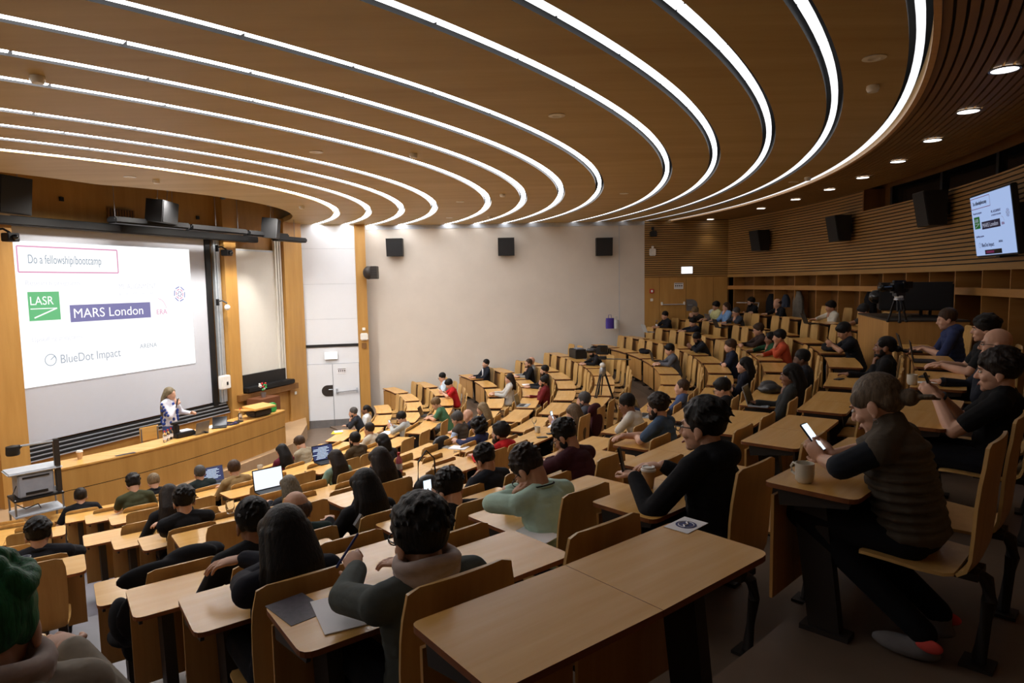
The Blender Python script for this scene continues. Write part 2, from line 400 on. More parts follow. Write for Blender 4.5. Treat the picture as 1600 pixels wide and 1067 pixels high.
# stair aisle: stone half steps between the two blocks of every row
SR = {'A': 36.0, 'B': 35.5, 'C': 35.0, 'D': 34.5, 'E': 33.95, 'M4': 36.3, 'M3': 35.5, 'M2': 34.7, 'M1': 33.6, 'L4': 35.5, 'L3': 34.0, 'L2': 32.3, 'L1': 30.7}
g = G()
for i, n in enumerate(names):
    r0, z = edge[n], ROW[n][1]; r1 = edge[names[i+1]] if i+1 < len(names) else r0+.9; z1 = ROW[names[i+1]][1] if i+1 < len(names) else z
    dt = math.degrees(.30/r0)
    rm = r0+(r1-r0)*.5
    for a, b, zz in ((r0-.02, rm, z+.012), (rm, r1-.02, (z+z1)/2+.012)):
        arcring(a, b, z-.02, zz, SR[n]-dt*1.15, SR[n]+dt*1.15, 4, g, pol)
struct('floor', g, M['stone'])
DESKC = [(-8.02, 10.72), (-7.36, 11.6), (-6.84, 12.5), (-6.42, 13.5), (-6.07, 14.6), (-5.80, 15.5), (-5.66, 16.15)]
def curve_off(c, d):
    out = []
    for i, p in enumerate(c):
        a = Vector(c[max(i-1, 0)]); b = Vector(c[min(i+1, len(c)-1)]); t = (b-a).normalized(); out.append((p[0]+t.y*d, p[1]-t.x*d))
    return out
def cr(c, m=6):
    c = [Vector(p) for p in c]; out = []
    for i in range(len(c)-1):
        p0 = c[max(i-1, 0)]; p1 = c[i]; p2 = c[i+1]; p3 = c[min(i+2, len(c)-1)]
        for k in range(m):
            t = k/m; out.append(.5*((2*p1)+(p2-p0)*t+(2*p0-5*p1+4*p2-p3)*t*t+(3*p1-p0-3*p2+p3)*t**3))
    out.append(c[-1]); return out
DS = [(p.x, p.y) for p in cr(DESKC)]
g = G(); e = curve_off(DS, .16); poly = e+[(-5.62, 17.2), (-5.85, 18.4), (-6.18, 19.35)]
p0 = wpt(0, 0, -.05); p1 = wpt(-9.6, 0, -.05); poly += [(p0.x, p0.y), (p1.x, p1.y), (-9.6, 10.2), (-8.6, 10.0)]
g.prism(poly, 0, .40); struct('floor', g, M['podium'])

# ---- walls
def slab(g, a, b, z0, z1, th, mi=0, off=0.0):
    a = Vector((a[0], a[1], 0)); b = Vector((b[0], b[1], 0)); d = (b-a).normalized(); nrm = Vector((-d.y, d.x, 0))
    A, B = a+nrm*off, b+nrm*off; C, D = B+nrm*th, A+nrm*th
    g.prism([(A.x, A.y), (B.x, B.y), (C.x, C.y), (D.x, D.y)], z0, z1, mi)
    return g
P1 = aty(467, 500, 19.6); P2 = aty(558.5, 500, 20.0); P3 = aty(574.5, 500, 20.12); P4 = aty(1007, 440, YW)
g = G(); slab(g, aty(566, 440, YW), P4, 0, HCEIL+.1, .2); slab(g, aty(574, 440, YW-.012), aty(1007, 440, YW-.012), HCEIL-.12, HCEIL-.0, .012, 1)
slab(g, aty(967, 440, YW-.004), aty(968, 440, YW-.004), 0, HCEIL-.1, .004, 1); struct('wall_right', g, [M['plaster'], M['lightgrey']])
# white panel wall with the stage door
g = G(); zs = [1.95, 2.47, 3.3, 4.35, 5.4, HCEIL+.1]
for a, b in zip(zs[:-1], zs[1:]): slab(g, P1, P2, a+.004, b-.004, .06)
slab(g, P1, P2, 0, HCEIL+.1, .05, 1, .02); slab(g, P1, P2, 2.46, 2.54, .03, 2, -.03); struct('wall_right', g, [M['white'], M['lightgrey'], M['black']])
dv = (Vector(P2)-Vector(P1)); dv.z = 0; WL = dv.length; dv.normalize(); dn = Vector((dv.y, -dv.x, 0))
dM = Matrix(((dv.x, -dn.x, 0, P1.x), (dv.y, -dn.y, 0, P1.y), (0, 0, 1, 0), (0, 0, 0, 1)))       # local x along the door wall, y into the wall
door = link('door_1', None, None); door.matrix_world = dM; door['kind'] = 'structure'
hw_ = WL*.535
for a, b in ((.012, hw_-.008), (hw_+.008, WL-.012)):
    g = G(); g.box(((a+b)/2, .0, 1.09), (b-a, .06, 1.70)); lf = part('door_leaf', g, M['white'], door)
    g = G(); g.box(((a+b)/2, -.002, .12), (b-a, .064, .235)); part('kick_plate', g, M['steel'], door)
g = G(); pr_ = [(hw_-.01, .98)]
for i in range(13): a = math.pi/2+math.pi*i/12; pr_.append((hw_-.17+.17*math.cos(a), 1.13+.17*math.sin(a)))
pr_.append((hw_-.01, .96)); pr_ = [(hw_-.01, 1.30)]+[p for p in pr_[1:-1]]+[(hw_-.01, .96)]
g.prism([(x, z) for x, z in pr_], .0, .012, M=Matrix(((1, 0, 0, 0), (0, 0, -1, -.03), (0, 1, 0, 0), (0, 0, 0, 1)))); part('lock_plate', g, M['frame'], door)
g = G(); g.cap((hw_-.13, -.075, 1.17), (hw_-.03, -.075, 1.17), .013); g.cap((hw_-.04, -.04, 1.17), (hw_-.04, -.075, 1.17), .012); part('lever', g, M['alu'], door, 60)
g = G(); g.cap((hw_+.1, -.09, 1.08), (WL-.08, -.09, 1.12), .017); part('push_bar', g, M['steel'], door, 60)
for x in (hw_+.1, WL-.09):
    g = G(); g.box((x, -.06, 1.12), (.05, .08, .16), bev=.012); part('bar_bracket', g, M['alu'], door)
def notice(name, label, loc_m, wd, h, rows=4):
    T = thing(name, label, 'sign'); T.matrix_world = loc_m
    g = G(); g.box((0, 0, 0), (wd, .008, h)); part('plate', g, M['paper'], T)
    g = G(); g.box((0, -.005, h*.36), (wd*.9, .004, h*.1)); part('heading', g, M['black'], T)
    for i in range(4):
        x = (i-1.5)*wd*.22; g = G(); g.box((x, -.005, h*.02), (wd*.14, .004, h*.24)); g.box((x, -.005, -h*.26), (wd*.16, .004, h*.05)); part('pictogram', g, M['frame'], T)
    return T
notice('prohibition_sign', 'white notice with four pictograms on the stage door', dM @ Matrix.Translation((hw_+.27, -.036, 1.72)), .26, .17)
def lampsign(label, m, wd=.36, h=.2):
    T = thing('exit_sign', label, 'exit sign'); T.matrix_world = m
    g = G(); g.box((0, .01, 0), (wd+.02, .06, h+.02), bev=.008); part('housing', g, M['lid'], T)
    g = G(); g.box((0, -.024, 0), (wd, .012, h)); part('lit_face', g, M['sign'], T)
lampsign('lit white exit sign over the stage door', dM @ Matrix.Translation((WL*.52, -.07, 2.2)))
# wooden post between door wall and plaster wall
g = G(); slab(g, P2, P3, 0, HCEIL+.1, .3, 0, -.05); struct('trim_2', g, M['wallwood'])
# front wall
g = G(); n0 = (16.19, 0)
A = wpt(-9.6, 0); B = wpt(.0, 0); slab(g, A, B, 0, 6.6, .25); struct('wall_front', g, M['wallwood'])
g = G(); q = wpt(-9.6, 0); lb = Vector((OX-5.6*.656, OY-5.6*.755, 0)); ld_ = Vector((.755, -.656, 0))
slab(g, lb+ld_*19.4, lb+ld_*2.2, 0, 6.6, .2, 0, 0); struct('wall_left', g, M['plaster'])
g = G(); slab(g, lb+ld_*2.2, q, 0, 6.6, .2); struct('wall_left', g, M['wallwood'])
# rear side wall with the upper door and the curved slatted rear wall
ZA = ROW['A'][1]
K0 = Vector(P4); K1 = oncyl(1137, 440, RW); ZS = 4.40
def slatprofile(z0, z1, pitch=.066):
    out = []; z = z0
    while z+pitch < z1: out += [(0.0, z), (0.0, z+pitch-.02), (.022, z+pitch-.02), (.022, z+pitch)]; z += pitch
    out += [(0, z), (0, z1)]
    return out
tK = theta(K1, OX, OY); wv = oncyl(1348, 302, RW); tW = theta(wv, OX, OY)
def slatwall(g, f, ts, prof):
    for i in range(len(ts)-1):
        for (d0, a), (d1, b) in zip(prof[:-1], prof[1:]):
            dark = d0 > 0 or d1 > 0
            g.add([f(d0, ts[i], a), f(d0, ts[i+1], a), f(d1, ts[i+1], b), f(d1, ts[i], b)], [(0, 1, 2, 3)], 1 if (d0 > 0 and d1 > 0) else 0)
fl = lambda d, t, z: Vector((K0.x+(K1.x-K0.x)*t, K0.y+(K1.y-K0.y)*t+d, z))
fc = lambda d, t, z: opol(RW+d, t, z)
g = G(); slatwall(g, fl, [0, .25, .5, .75, 1], slatprofile(ZS, HCEIL+.02)); slatwall(g, fc, [tK-i*(tK-tW)/24 for i in range(25)], slatprofile(ZS, HCEIL+.02))
slatwall(g, fc, [tW-i*(tW-30)/40 for i in range(41)], slatprofile(ZS, 5.66))
arcring(RW-.012, RW+.16, ZS-.05, ZS+.004, 30, tK, 60, g); arcring(RW-.006, RW+.5, 5.655, 5.68, 30, tW, 40, g)
struct('wall_rear', g, [M['slat'], M['recess']])
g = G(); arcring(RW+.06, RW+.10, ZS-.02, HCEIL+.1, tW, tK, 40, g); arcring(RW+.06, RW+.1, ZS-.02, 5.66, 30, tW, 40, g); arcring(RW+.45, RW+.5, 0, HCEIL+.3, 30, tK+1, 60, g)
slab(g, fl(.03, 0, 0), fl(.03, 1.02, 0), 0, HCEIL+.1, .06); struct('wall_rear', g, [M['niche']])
g = G(); arcring(RW+.40, RW+.44, 5.68, HCEIL+.02, 30, tW-1.2, 40, g); wn = struct('window_1', g, [M['darkglass']])
for i in range(7):
    t = tW-1.4-i*5.2; g = G(); arcring(RW+.34, RW+.40, 5.68, HCEIL, t-.12, t+.12, 1, g); part('window_frame', g, M['black'], wn)
g = G(); arcring(RW+.0, RW+.44, 5.68, HCEIL+.02, tW-.15, tW, 1, g); struct('trim_3', g, M['niche'])
# upper door in the flat rear side wall
kd = (K1-K0); kd.z = 0; KL = kd.length; kd.normalize(); kn = Vector((kd.y, -kd.x, 0))
kM = Matrix(((kd.x, -kn.x, 0, K0.x), (kd.y, -kn.y, 0, K0.y), (0, 0, 1, ZA), (0, 0, 0, 1)))
H = ZS-ZA-.02
g = G()
for a, b in ((0, .46), (2.12, KL)): g.box(((a+b)/2, .01, H/2), (b-a-.006, .04, H))
o = struct('wall_right', g, M['wallwood']); o.matrix_world = kM
door = link('door_2', None, None); door.matrix_world = kM; door['kind'] = 'structure'
for a, b in ((.46, 1.28), (1.28, 2.12)):
    g = G(); g.box(((a+b)/2, .01, H/2), (b-a-.01, .04, H)); part('door_leaf', g, M['wallwood'], door)
g = G(); g.cap((.56, -.08, .93), (1.2, -.08, .93), .015); part('push_bar', g, M['alu'], door, 60)
for x in (.53, 1.22): g = G(); g.box((x, -.05, .96), (.05, .09, .1), bev=.01); part('bar_bracket', g, M['lid'], door)
g = G(); pp = [(1.29, .72), (1.29, 1.08)]
for i in range(13): a = math.pi/2-math.pi*i/12; pp.append((1.45+.18*math.cos(a), .9+.18*math.sin(a)))
pp = [(1.29, .72), (1.45, .72)]+[(1.45+.18*math.cos(-math.pi/2+math.pi*i/12), .9+.18*math.sin(-math.pi/2+math.pi*i/12)) for i in range(1, 12)]+[(1.45, 1.08), (1.29, 1.08)]
g.prism(pp, 0, .01, M=Matrix(((1, 0, 0, 0), (0, 0, -1, -.012), (0, 1, 0, 0), (0, 0, 0, 1)))); part('lock_plate', g, M['steel'], door)
g = G(); g.cap((1.34, -.06, .9), (1.46, -.06, .9), .012); part('lever', g, M['alu'], door, 60)
notice('prohibition_sign', 'white notice with four pictograms on the wooden upper door', kM @ Matrix.Translation((1.05, -.018, 1.5)), .28, .19)
lampsign('lit white exit sign on the slatted wall over the upper wooden door', kM @ Matrix.Translation((1.29, -.05, 1.98)), .33, .2)
T = thing('fire_alarm_button', 'small red fire alarm button beside the upper wooden door', 'alarm button'); T.matrix_world = kM @ Matrix.Translation((.22, -.03, 1.35))
g = G(); g.box((0, 0, 0), (.13, .05, .13), bev=.01); part('housing', g, M['red'], T); g = G(); g.box((0, -.03, 0), (.06, .01, .07)); part('button_face', g, M['paper'], T)
g = G(); g.box((0, 0, 0), (.085, .02, .085), bev=.006); o = solo('light_switch', g, M['lid'], 'small white switch under the red alarm button', 'switch'); o.matrix_world = kM @ Matrix.Translation((.22, -.02, 1.08))
T = thing('wall_camera', 'black camera high on the slatted wall beside the plaster wall', 'camera'); T.matrix_world = kM @ Matrix.Translation((.24, -.16, 3.1))
g = G(); g.box((0, 0, 0), (.2, .2, .17), bev=.015); part('body', g, M['black'], T); g = G(); g.tube([(0, .12, .02), (0, .05, .17), (0, 0, .09)], .02); g.box((0, .1, .17), (.08, .06, .1)); part('bracket', g, M['black'], T)
T = thing('access_point', 'white square wireless box on the slatted wall under the black camera', 'wireless access point'); T.matrix_world = kM @ Matrix.Translation((.24, -.05, 2.55))
g = G(); g.box((0, 0, 0), (.2, .05, .22), bev=.02); part('housing', g, M['lid'], T); g = G(); g.box((0, .005, .15), (.07, .04, .08), bev=.01); part('socket', g, M['lid'], T)

# coat niche along the rear wall
R0, R1 = RW+.0, RW+.42
T = thing('coat_rack_wall', 'long built-in wooden coat rack with shelf and dividers along the rear wall', 'coat rack', opol(RW, 85, ZA))
bp = opol(RW, 85, ZA)
def loc_(g): g.v = [v-bp for v in g.v]; return g
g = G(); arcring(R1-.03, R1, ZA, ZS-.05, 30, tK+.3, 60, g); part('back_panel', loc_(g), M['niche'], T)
g = G(); arcring(R0+.005, R1-.03, 3.98, 4.09, 30, tK+.3, 60, g); part('shelf', loc_(g), M['rail'], T)
dpx = [1146, 1177.5, 1209, 1241, 1274.6, 1309, 1343, 1378.5, 1414.5, 1451, 1491, 1533, 1577, 1623, 1672]
for x in dpx:
    t = theta(oncyl(x, 440, RW), OX, OY); dt = math.degrees(.011/RW); g = G(); arcring(R0+.012, R1-.03, ZA, 3.98, t-dt, t+dt, 1, g); arcring(R0+.012, R1-.03, 4.09, ZS-.05, t-dt, t+dt, 1, g); part('divider', loc_(g), M['rail'], T)
# ================================================================== DESKS AND CHAIRS
def roundpoly(poly, rr, n=4):
    out = []; N = len(poly)
    for i in range(N):
        p = Vector(poly[i]); r = rr[i]
        if r <= 0: out.append((p.x, p.y)); continue
        a = (Vector(poly[i-1])-p).normalized(); b = (Vector(poly[(i+1) % N])-p).normalized()
        A = p+a*r; B = p+b*r
        for k in range(n+1):
            t = k/n; q = A*(1-t)**2+p*2*t*(1-t)+B*t*t; out.append((q.x, q.y))
    return out
SEAT_W = .594; BD = .41
def desk_meshes(rk):
    def q(r, d): return (r*math.sin(d), rk-r*math.cos(d))
    a = SEAT_W/rk; e = .0012/rk; res = {}
    for side in (-1, 1):
        i, o = side*e, side*a
        poly = [q(rk, i), q(rk, o), q(rk+BD, o), q(rk+BD, i)]; g = G()
        poly = roundpoly(poly, [0, .03, .055, 0]); g.prism(poly, DH-.022, DH, 0, None, 1); res['top', side] = g.mesh('desktop', [M['top'], M['edge']])
        g = G(); pl = [q(rk+.03, side*.012/rk), q(rk+.03, o-side*.012/rk), q(rk+.045, o-side*.012/rk), q(rk+.045, side*.012/rk)]
        g.prism(pl, .16, DH-.06, 0, None, 0); res['panel', side] = g.mesh('modesty_panel', [M['panelwood'], M['edge']])
        g = G(); c = side*a*.72; M_ = Matrix.Translation((rk*math.sin(c), 0, 0))
        g.add([(-.03, -.30, 0), (.03, -.30, 0), (.03, -.16, 0), (-.03, -.16, 0), (-.03, -.22, DH-.06), (.03, -.22, DH-.06), (.03, -.07, DH-.06), (-.03, -.07, DH-.06)],
              [(0, 3, 2, 1), (4, 5, 6, 7), (0, 1, 5, 4), (1, 2, 6, 5), (2, 3, 7, 6), (3, 0, 4, 7)], 0, M_)
        g.box((0, -.23, .012), (.09, .22, .024), M_); res['leg', side] = g.mesh('leg', [M['frame']])
    g = G(); x = rk*math.sin(a)-.02
    for s in (-1, 1):
        g.add([(s*x-.008, -.06, DH-.10), (s*x+.008, -.06, DH-.10), (s*x+.008, -.36, DH-.055), (s*x-.008, -.36, DH-.055), (s*x-.008, -.05, DH-.023), (s*x+.008, -.05, DH-.023), (s*x+.008, -.37, DH-.023), (s*x-.008, -.37, DH-.023)],
              [(0, 3, 2, 1), (4, 5, 6, 7), (0, 1, 5, 4), (1, 2, 6, 5), (2, 3, 7, 6), (3, 0, 4, 7)])
    g.box((0, -.075, DH-.06), (2*x, .03, .07)); g.box((0, -.22, DH-.04), (2*x, .12, .03)); res['frame'] = g.mesh('desk_frame', [M['frame']])
    return res
def chair_meshes(top):
    prof = [(-.095, .435), (-.13, .465), (-.148, .52), (-.156, .62), (-.162, .74), (-.172, .84), (-.182, .91), (-.188, top-.015), (-.190, top)]
    hw = [.18, .195, .205, .212, .215, .215, .212, .196, .155]
    rows = [[(-h+2*h*j/8, y+.012*(1-((j-4)/4)**2)*-1, z) for j in range(9)] for (y, z), h in zip(prof, hw)]
    g = G(); g.sheet(rows, .014); back = g.mesh('backrest', [M['ply']], 50)
    ps = [(-.085, .432), (-.05, .425), (.05, .427), (.15, .435), (.24, .437), (.275, .430), (.288, .418)]; hs = [.185, .20, .212, .215, .212, .195, .15]
    rows = [[(-h+2*h*j/8, y, z+.006*((j-4)/4)**2) for j in range(9)] for (y, z), h in zip(ps, hs)]
    g = G(); g.sheet(rows, .014, nrm=(0, 0, 1)); seat = g.mesh('seat', [M['ply']], 50)
    g = G(); g.box((0, -.02, .41), (.16, .26, .03)); g.tube([(0, -.12, .41), (0, -.165, .39), (0, -.18, .30), (0, -.15, .02)], .03, 8); g.box((0, -.15, .008), (.12, .12, .016)); post = g.mesh('support_post', [M['frame']], 50)
    return seat, back, post
CHS = {'upper': chair_meshes(1.005), 'middle': chair_meshes(.985), 'lower': chair_meshes(.945)}
BLOCK = {'A': ('fifth', 'upper'), 'B': ('fourth', 'upper'), 'C': ('third', 'upper'), 'D': ('second', 'upper'), 'E': ('first', 'upper'),
         'M4': ('fourth', 'middle'), 'M3': ('third', 'middle'), 'M2': ('second', 'middle'), 'M1': ('first', 'middle'), 'L4': ('fourth', 'lower'), 'L3': ('third', 'lower'), 'L2': ('second', 'lower'), 'L1': ('first', 'lower')}
def series(start, n, per): return [start+per*i for i in range(n)]
UN = {'A': [37.07, 43.43, 49.1, 54.7, 59.7, 64.5]+series(77.3, 5, 5.7), 'B': [36.53, 42.63, 48.88, 53.92, 59.3]+series(64.9, 8, 5.7),
      'C': [35.93, 41.94, 47.71, 53.0, 58.49]+series(64.1, 9, 5.7), 'D': [35.39, 41.32, 47.2, 52.71, 58.3]+series(64.0, 9, 5.8), 'E': [34.9, 40.9, 46.8, 52.5]+series(58.3, 11, 5.9)}
for n, s in (('M4', 37.72), ('M3', 36.96), ('M2', 36.16), ('M1', 34.98), ('L4', 37.0), ('L3', 35.48), ('L2', 33.81), ('L1', 32.1)):
    r = ROW[n][0]; UN[n] = series(s, 20, math.degrees(1.43/r))
MAXT = {'L1': 102, 'L2': 112}
LEFTEND = {'B': 34.5, 'C': 34.11, 'D': 33.64, 'E': 33.03, 'M4': 34.82, 'M3': 34.1, 'M2': 33.3, 'M1': 32.2, 'L4': 34.0, 'L3': 32.5, 'L2': 30.8, 'L1': 29.2}
LEFTN = {'B': 1, 'C': 1, 'D': 1, 'E': 1}
OCC = {}                 # filled with (row, seat angle) of people so that chairs can say who sits there
def add_desk(ms, n, th, label, group):
    r, z = ROW[n]; T = thing('lecture_desk', label, 'desk', pol(r, th, z), math.radians(th), group)
    for side in (-1, 1):
        for nm, key in (('desktop', 'top'), ('modesty_panel', 'panel'), ('leg', 'leg')): link(nm, ms[key, side], T)
    link('desk_frame', ms['frame'], T); return T
def add_chair(n, th, label, group):
    r, z = ROW[n]; T = thing('lecture_chair', label, 'chair', pol(r+(.65 if n == 'A' else .57), th, z), math.radians(th), group)
    for nm, me in zip(('seat', 'backrest', 'support_post'), CHS[BLOCK[n][1]]): link(nm, me, T)
    return T
NUM = ORD
ORDN = [d[0] for d in DROP]
def behind(n):                     # the row whose desks carry the chairs of row n
    i = ORDN.index(n); return ORDN[i-1] if i > 0 and BLOCK[ORDN[i-1]][1] == BLOCK[n][1] else n
def fits(n, s):
    r = ROW[n][0]; e = s+math.degrees(2*SEAT_W/r)+.3
    return max(pol(r, e).y, pol(r+.42, e).y) < YW-.06 and rad(pol(r+.45, e), OX, OY) < RW-.06 and e < MAXT.get(n, 999)
def stretch(n, keep):               # spread the remaining units evenly up to the side wall
    s0 = UN[n][keep-1]; lim = s0
    while fits(n, lim+.1): lim += .1
    k = max(1, round((lim-s0)/UP[n])); return UN[n][:keep]+[s0+(lim-s0)*i/k for i in range(1, k+1)]
UP = {'B': 5.7, 'C': 5.75, 'D': 5.8, 'E': 5.9}
for n in UP: UN[n] = stretch(n, 5)
for n in ('M4', 'M3', 'M2', 'M1', 'L4', 'L3'): UP[n] = math.degrees(1.43/ROW[n][0]); UN[n] = stretch(n, 4)
for n, r, dz in DROP:
    ms = desk_meshes(r); a2 = math.degrees(2*SEAT_W/r); rw, bl = BLOCK[n]; ci = 0; di = 0
    for s in UN[n]:
        if not fits(n, s): break
        add_desk(ms, n, s+a2/2, 'maple double desk %s from the stair aisle, %s row of the %s block' % (NUM[di], rw, bl), 'double desks in the %s block' % bl); di += 1
    b = behind(n); rb = ROW[b][0]; ab = math.degrees(2*SEAT_W/rb)
    for k, s in enumerate(UN[b]):
        if not fits(b, s) or (n == 'A' and k == 0): continue          # no chairs behind the nearest desk
        for t in (s+ab*.27, s+ab*.77):
            if pol(r+.8, t+.9).y > YW-.05 or t > MAXT.get(n, 999) or rad(pol(r+.8, t), OX, OY) > RW-.08: continue
            add_chair(n, t, 'plywood chair %s from the stair aisle, %s row of the %s block' % (NUM[ci], rw, bl), 'plywood chairs in the %s block' % bl); ci += 1
    if n in LEFTEND:
        e = LEFTEND[n]; ci = 0; di = 0
        for k in range(LEFTN.get(n, 2)):
            s = e-a2-k*math.degrees(1.43/r)
            add_desk(ms, n, s+a2/2, '%s maple double desk left of the stair aisle, %s row of the %s block' % (NUM[di], rw, bl), 'double desks left of the aisle'); di += 1
        if b in LEFTEND:
            for k in range(LEFTN.get(b, 2)):
                s = LEFTEND[b]-ab-k*math.degrees(1.43/rb)
                for t in (s+ab*.73, s+ab*.23):
                    add_chair(n, t, '%s plywood chair left of the stair aisle, %s row of the %s block' % (NUM[ci], rw, bl), 'plywood chairs left of the aisle'); ci += 1
# ================================================================== STAGE
WM = Matrix(((WD.x, -WN.x, 0, WQ.x), (WD.y, -WN.y, 0, WQ.y), (0, 0, 1, 0), (0, 0, 0, 1)))   # local x along the stage wall, -y out of it, z up
def WT(u, off, z): return WM @ Matrix.Translation((u, -off, z))
# projection board
T = thing('projection_screen', 'huge white projection screen board in a black frame on the stage wall', 'projection screen'); T.matrix_world = WT(-5.80, .06, 3.5)
g = G(); g.box((0, 0, 0), (4.5, .06, 4.12)); part('board', g, M['board'], T)
g = G(); g.box((2.33, -.01, .0), (.15, .12, 4.3)); g.box((0, -.02, 2.11), (4.8, .12, .1)); g.box((-2.28, -.01, 0), (.06, .1, 4.2)); part('frame', g, M['blackmetal'], T)
em_page = emit('projected_page', (1, 1, 1, 1), SLIDE_E)
def ink(name, c, e=.75):
    return emit(name, c, e*SLIDE_E)
I = {'grey': ink('ink_grey', srgb(176, 186, 200)), 'pale': ink('ink_pale', srgb(226, 228, 236), .85), 'green': ink('ink_green', srgb(98, 204, 132), .72), 'violet': ink('ink_violet', srgb(128, 126, 186), .7), 'white': ink('ink_white', (1, 1, 1, 1), 1.0),
     'rose': ink('ink_rose', srgb(226, 150, 190), .8), 'blue': ink('ink_blue', srgb(120, 130, 200), .8), 'slate': ink('ink_slate', srgb(150, 168, 186), .75)}
OFF = .10
us = [onwall(x, y, OFF) for x, y in ((25, 372), (300, 393), (301, 570), (28, 606))]
ua = (us[0][0]+us[3][0])/2; ub = (us[1][0]+us[2][0])/2; zt = (us[0][1]+us[1][1])/2; zb = (us[2][1]+us[3][1])/2
T = thing('projected_slide', 'bright projected slide listing fellowship programmes on the big screen', 'slide'); T.matrix_world = WT((ua+ub)/2, OFF, (zt+zb)/2)
SW, SH = ub-ua, zt-zb
g = G(); g.box((0, 0, 0), (SW, .006, SH)); part('page', g, em_page, T)
def slide_content(T, SW, SH, I, box_grey):
    RX = Matrix(((1, 0, 0, 0), (0, 0, -1, 0), (0, 1, 0, 0), (0, 0, 0, 1)))          # text plane -> wall plane
    def P(fx, fy, d=-.006): return Matrix.Translation((-SW/2+SW*fx, d, SH/2-SH*fy)) @ RX
    def rect(fx0, fy0, fx1, fy1, m, nm='logo_block', d=-.005):
        g = G(); g.box((-SW/2+SW*(fx0+fx1)/2, d, SH/2-SH*(fy0+fy1)/2), (SW*(fx1-fx0), .003, SH*(fy1-fy0))); part(nm, g, m, T)
    def bar(a, b, wd, m, g=None, d=-.0075):
        A = Vector((-SW/2+SW*a[0], d, SH/2-SH*a[1])); B = Vector((-SW/2+SW*b[0], d, SH/2-SH*b[1])); own = g is None; g = g or G()
        t = (B-A).normalized(); n = Vector((t.z, 0, -t.x))*wd/2
        g.add([A+n, A-n, B-n, B+n], [(0, 1, 2, 3)]); 
        if own: part('logo_stroke', g, m, T)
        return g
    th = .016*SH/2.7
    g = G()
    for a, b in (((.02, .035), (.525, .035)), ((.525, .035), (.525, .21)), ((.525, .21), (.02, .21)), ((.02, .21), (.02, .035))): bar(a, b, th*1.6, None, g)
    part('title_box', g, I['rose'], T)
    textobj('title_text', 'Do a fellowship/bootcamp', .088*SH, T, I['slate'], P(.065, .15), .001, sx=.40*SW/(.088*SH*11.6))
    textobj('caption_text', 'Research programs', .05*SH, T, I['pale'], P(.045, .30), .001)
    rect(.052, .345, .20, .545, I['green']); textobj('logo_text', 'LASR', .083*SH, T, I['white'], P(.058, .435), .001, sx=.133*SW/(.083*SH*2.62))
    bar((.06, .462), (.185, .462), th, I['white']); bar((.185, .462), (.075, .525), th*1.5, I['white'])
    rect(.248, .445, .708, .57, I['violet']); textobj('logo_text', 'MARS London', .098*SH, T, I['white'], P(.262, .54), .001, sx=.43*SW/(.098*SH*6.3))
    textobj('logo_text', 'ML ALIGNMENT', .06*SH, T, I['pale'], P(.52, .335), .001, sx=.24*SW/(.06*SH*7.3)); textobj('logo_text', '& THEORY SCHOLARS', .036*SH, T, I['pale'], P(.52, .385), .001, sx=.24*SW/(.036*SH*10.4))
    textobj('logo_text', 'ERA', .06*SH, T, I['rose'], P(.745, .55), .001)
    g = G()
    for k in range(8):
        a0, a1 = math.pi*.5-k*.16, math.pi*.5-(k+1)*.16; bar((.76+.055*math.cos(a0), .53-.11*math.sin(a0)), (.76+.055*math.cos(a1), .53-.11*math.sin(a1)), th*.7, None, g)
    part('logo_arc', g, I['rose'], T)
    for k, (s, m) in enumerate(((1.0, 'blue'), (.66, 'rose'), (.33, 'violet'))):
        g = G()
        for i in range(6):
            a, b = math.radians(90+60*i), math.radians(90+60*i+44); r = .062*s
            bar((.912+r*.62*math.cos(a), .385-r*math.sin(a)), (.912+r*.62*math.cos(b), .385-r*math.sin(b)), th*1.5, None, g)
        part('hexagon_logo', g, I[m], T)
    textobj('caption_text', 'Upskilling programs', .045*SH, T, I['pale'], P(.055, .69), .001)
    g = G()
    for k in range(20): a, b = 2*math.pi*k/20, 2*math.pi*(k+1)/20; bar((.135+.027*math.cos(a), .825-.04*math.sin(a)), (.135+.027*math.cos(b), .825-.04*math.sin(b)), th*.9, None, g)
    for a, b in (((.135, .825), (.155, .80)), ((.155, .80), (.163, .825))): bar(a, b, th*.9, None, g)
    part('logo_ring', g, I['slate'], T)
    textobj('logo_text', 'BlueDot Impact', .09*SH, T, I['grey'], P(.18, .858), .001, sx=.335*SW/(.09*SH*6.55))
    textobj('logo_text', 'ARENA', .05*SH, T, I['grey'], P(.625, .815), .001)
slide_content(T, SW, SH, I, None)
# rails, posts and right hand board
g = G()
for u in (-3.28, -3.20, -3.12): g.box((0+(u+3.2), -.05+.02*(u > -3.15), 0), (.055, .08, 4.2))
T = thing('board_rail', 'bright aluminium sliding rail between the screen and the wooden post', 'rail'); T.matrix_world = WT(-3.2, .06, 3.5); part('rail_profile', g, M['alu'], T)
g = G(); g.box((0, 0, 2.6), (.40, .30, 8.0-.7)); o = struct('trim_4', g, M['wallwood']); o.matrix_world = WT(-2.87, .10, .35)
T = thing('writing_board', 'tall cream writing board on the stage wall right of the wooden post', 'board'); T.matrix_world = WT(-1.83, .05, 3.55)
g = G(); g.box((0, 0, 0), (1.55, .05, 3.5)); part('board', g, M['whiteboard'], T); g = G(); g.box((0, -.002, 1.72), (1.6, .06, .03)); part('top_rail', g, M['alu'], T)
g = G()
for u in (-.14, -.04, .06): g.box((u, -.03, 0), (.06, .08, 4.2))
T = thing('board_rail', 'pale sliding rail on the right of the cream writing board', 'rail'); T.matrix_world = WT(-.90, .06, 3.7); part('rail_profile', g, M['whiteboard'], T)
g = G(); g.box((0, 0, 3.1), (.78, .26, 6.2)); o = struct('trim_5', g, M['wallwood']); o.matrix_world = WT(-.39, .08, 0)
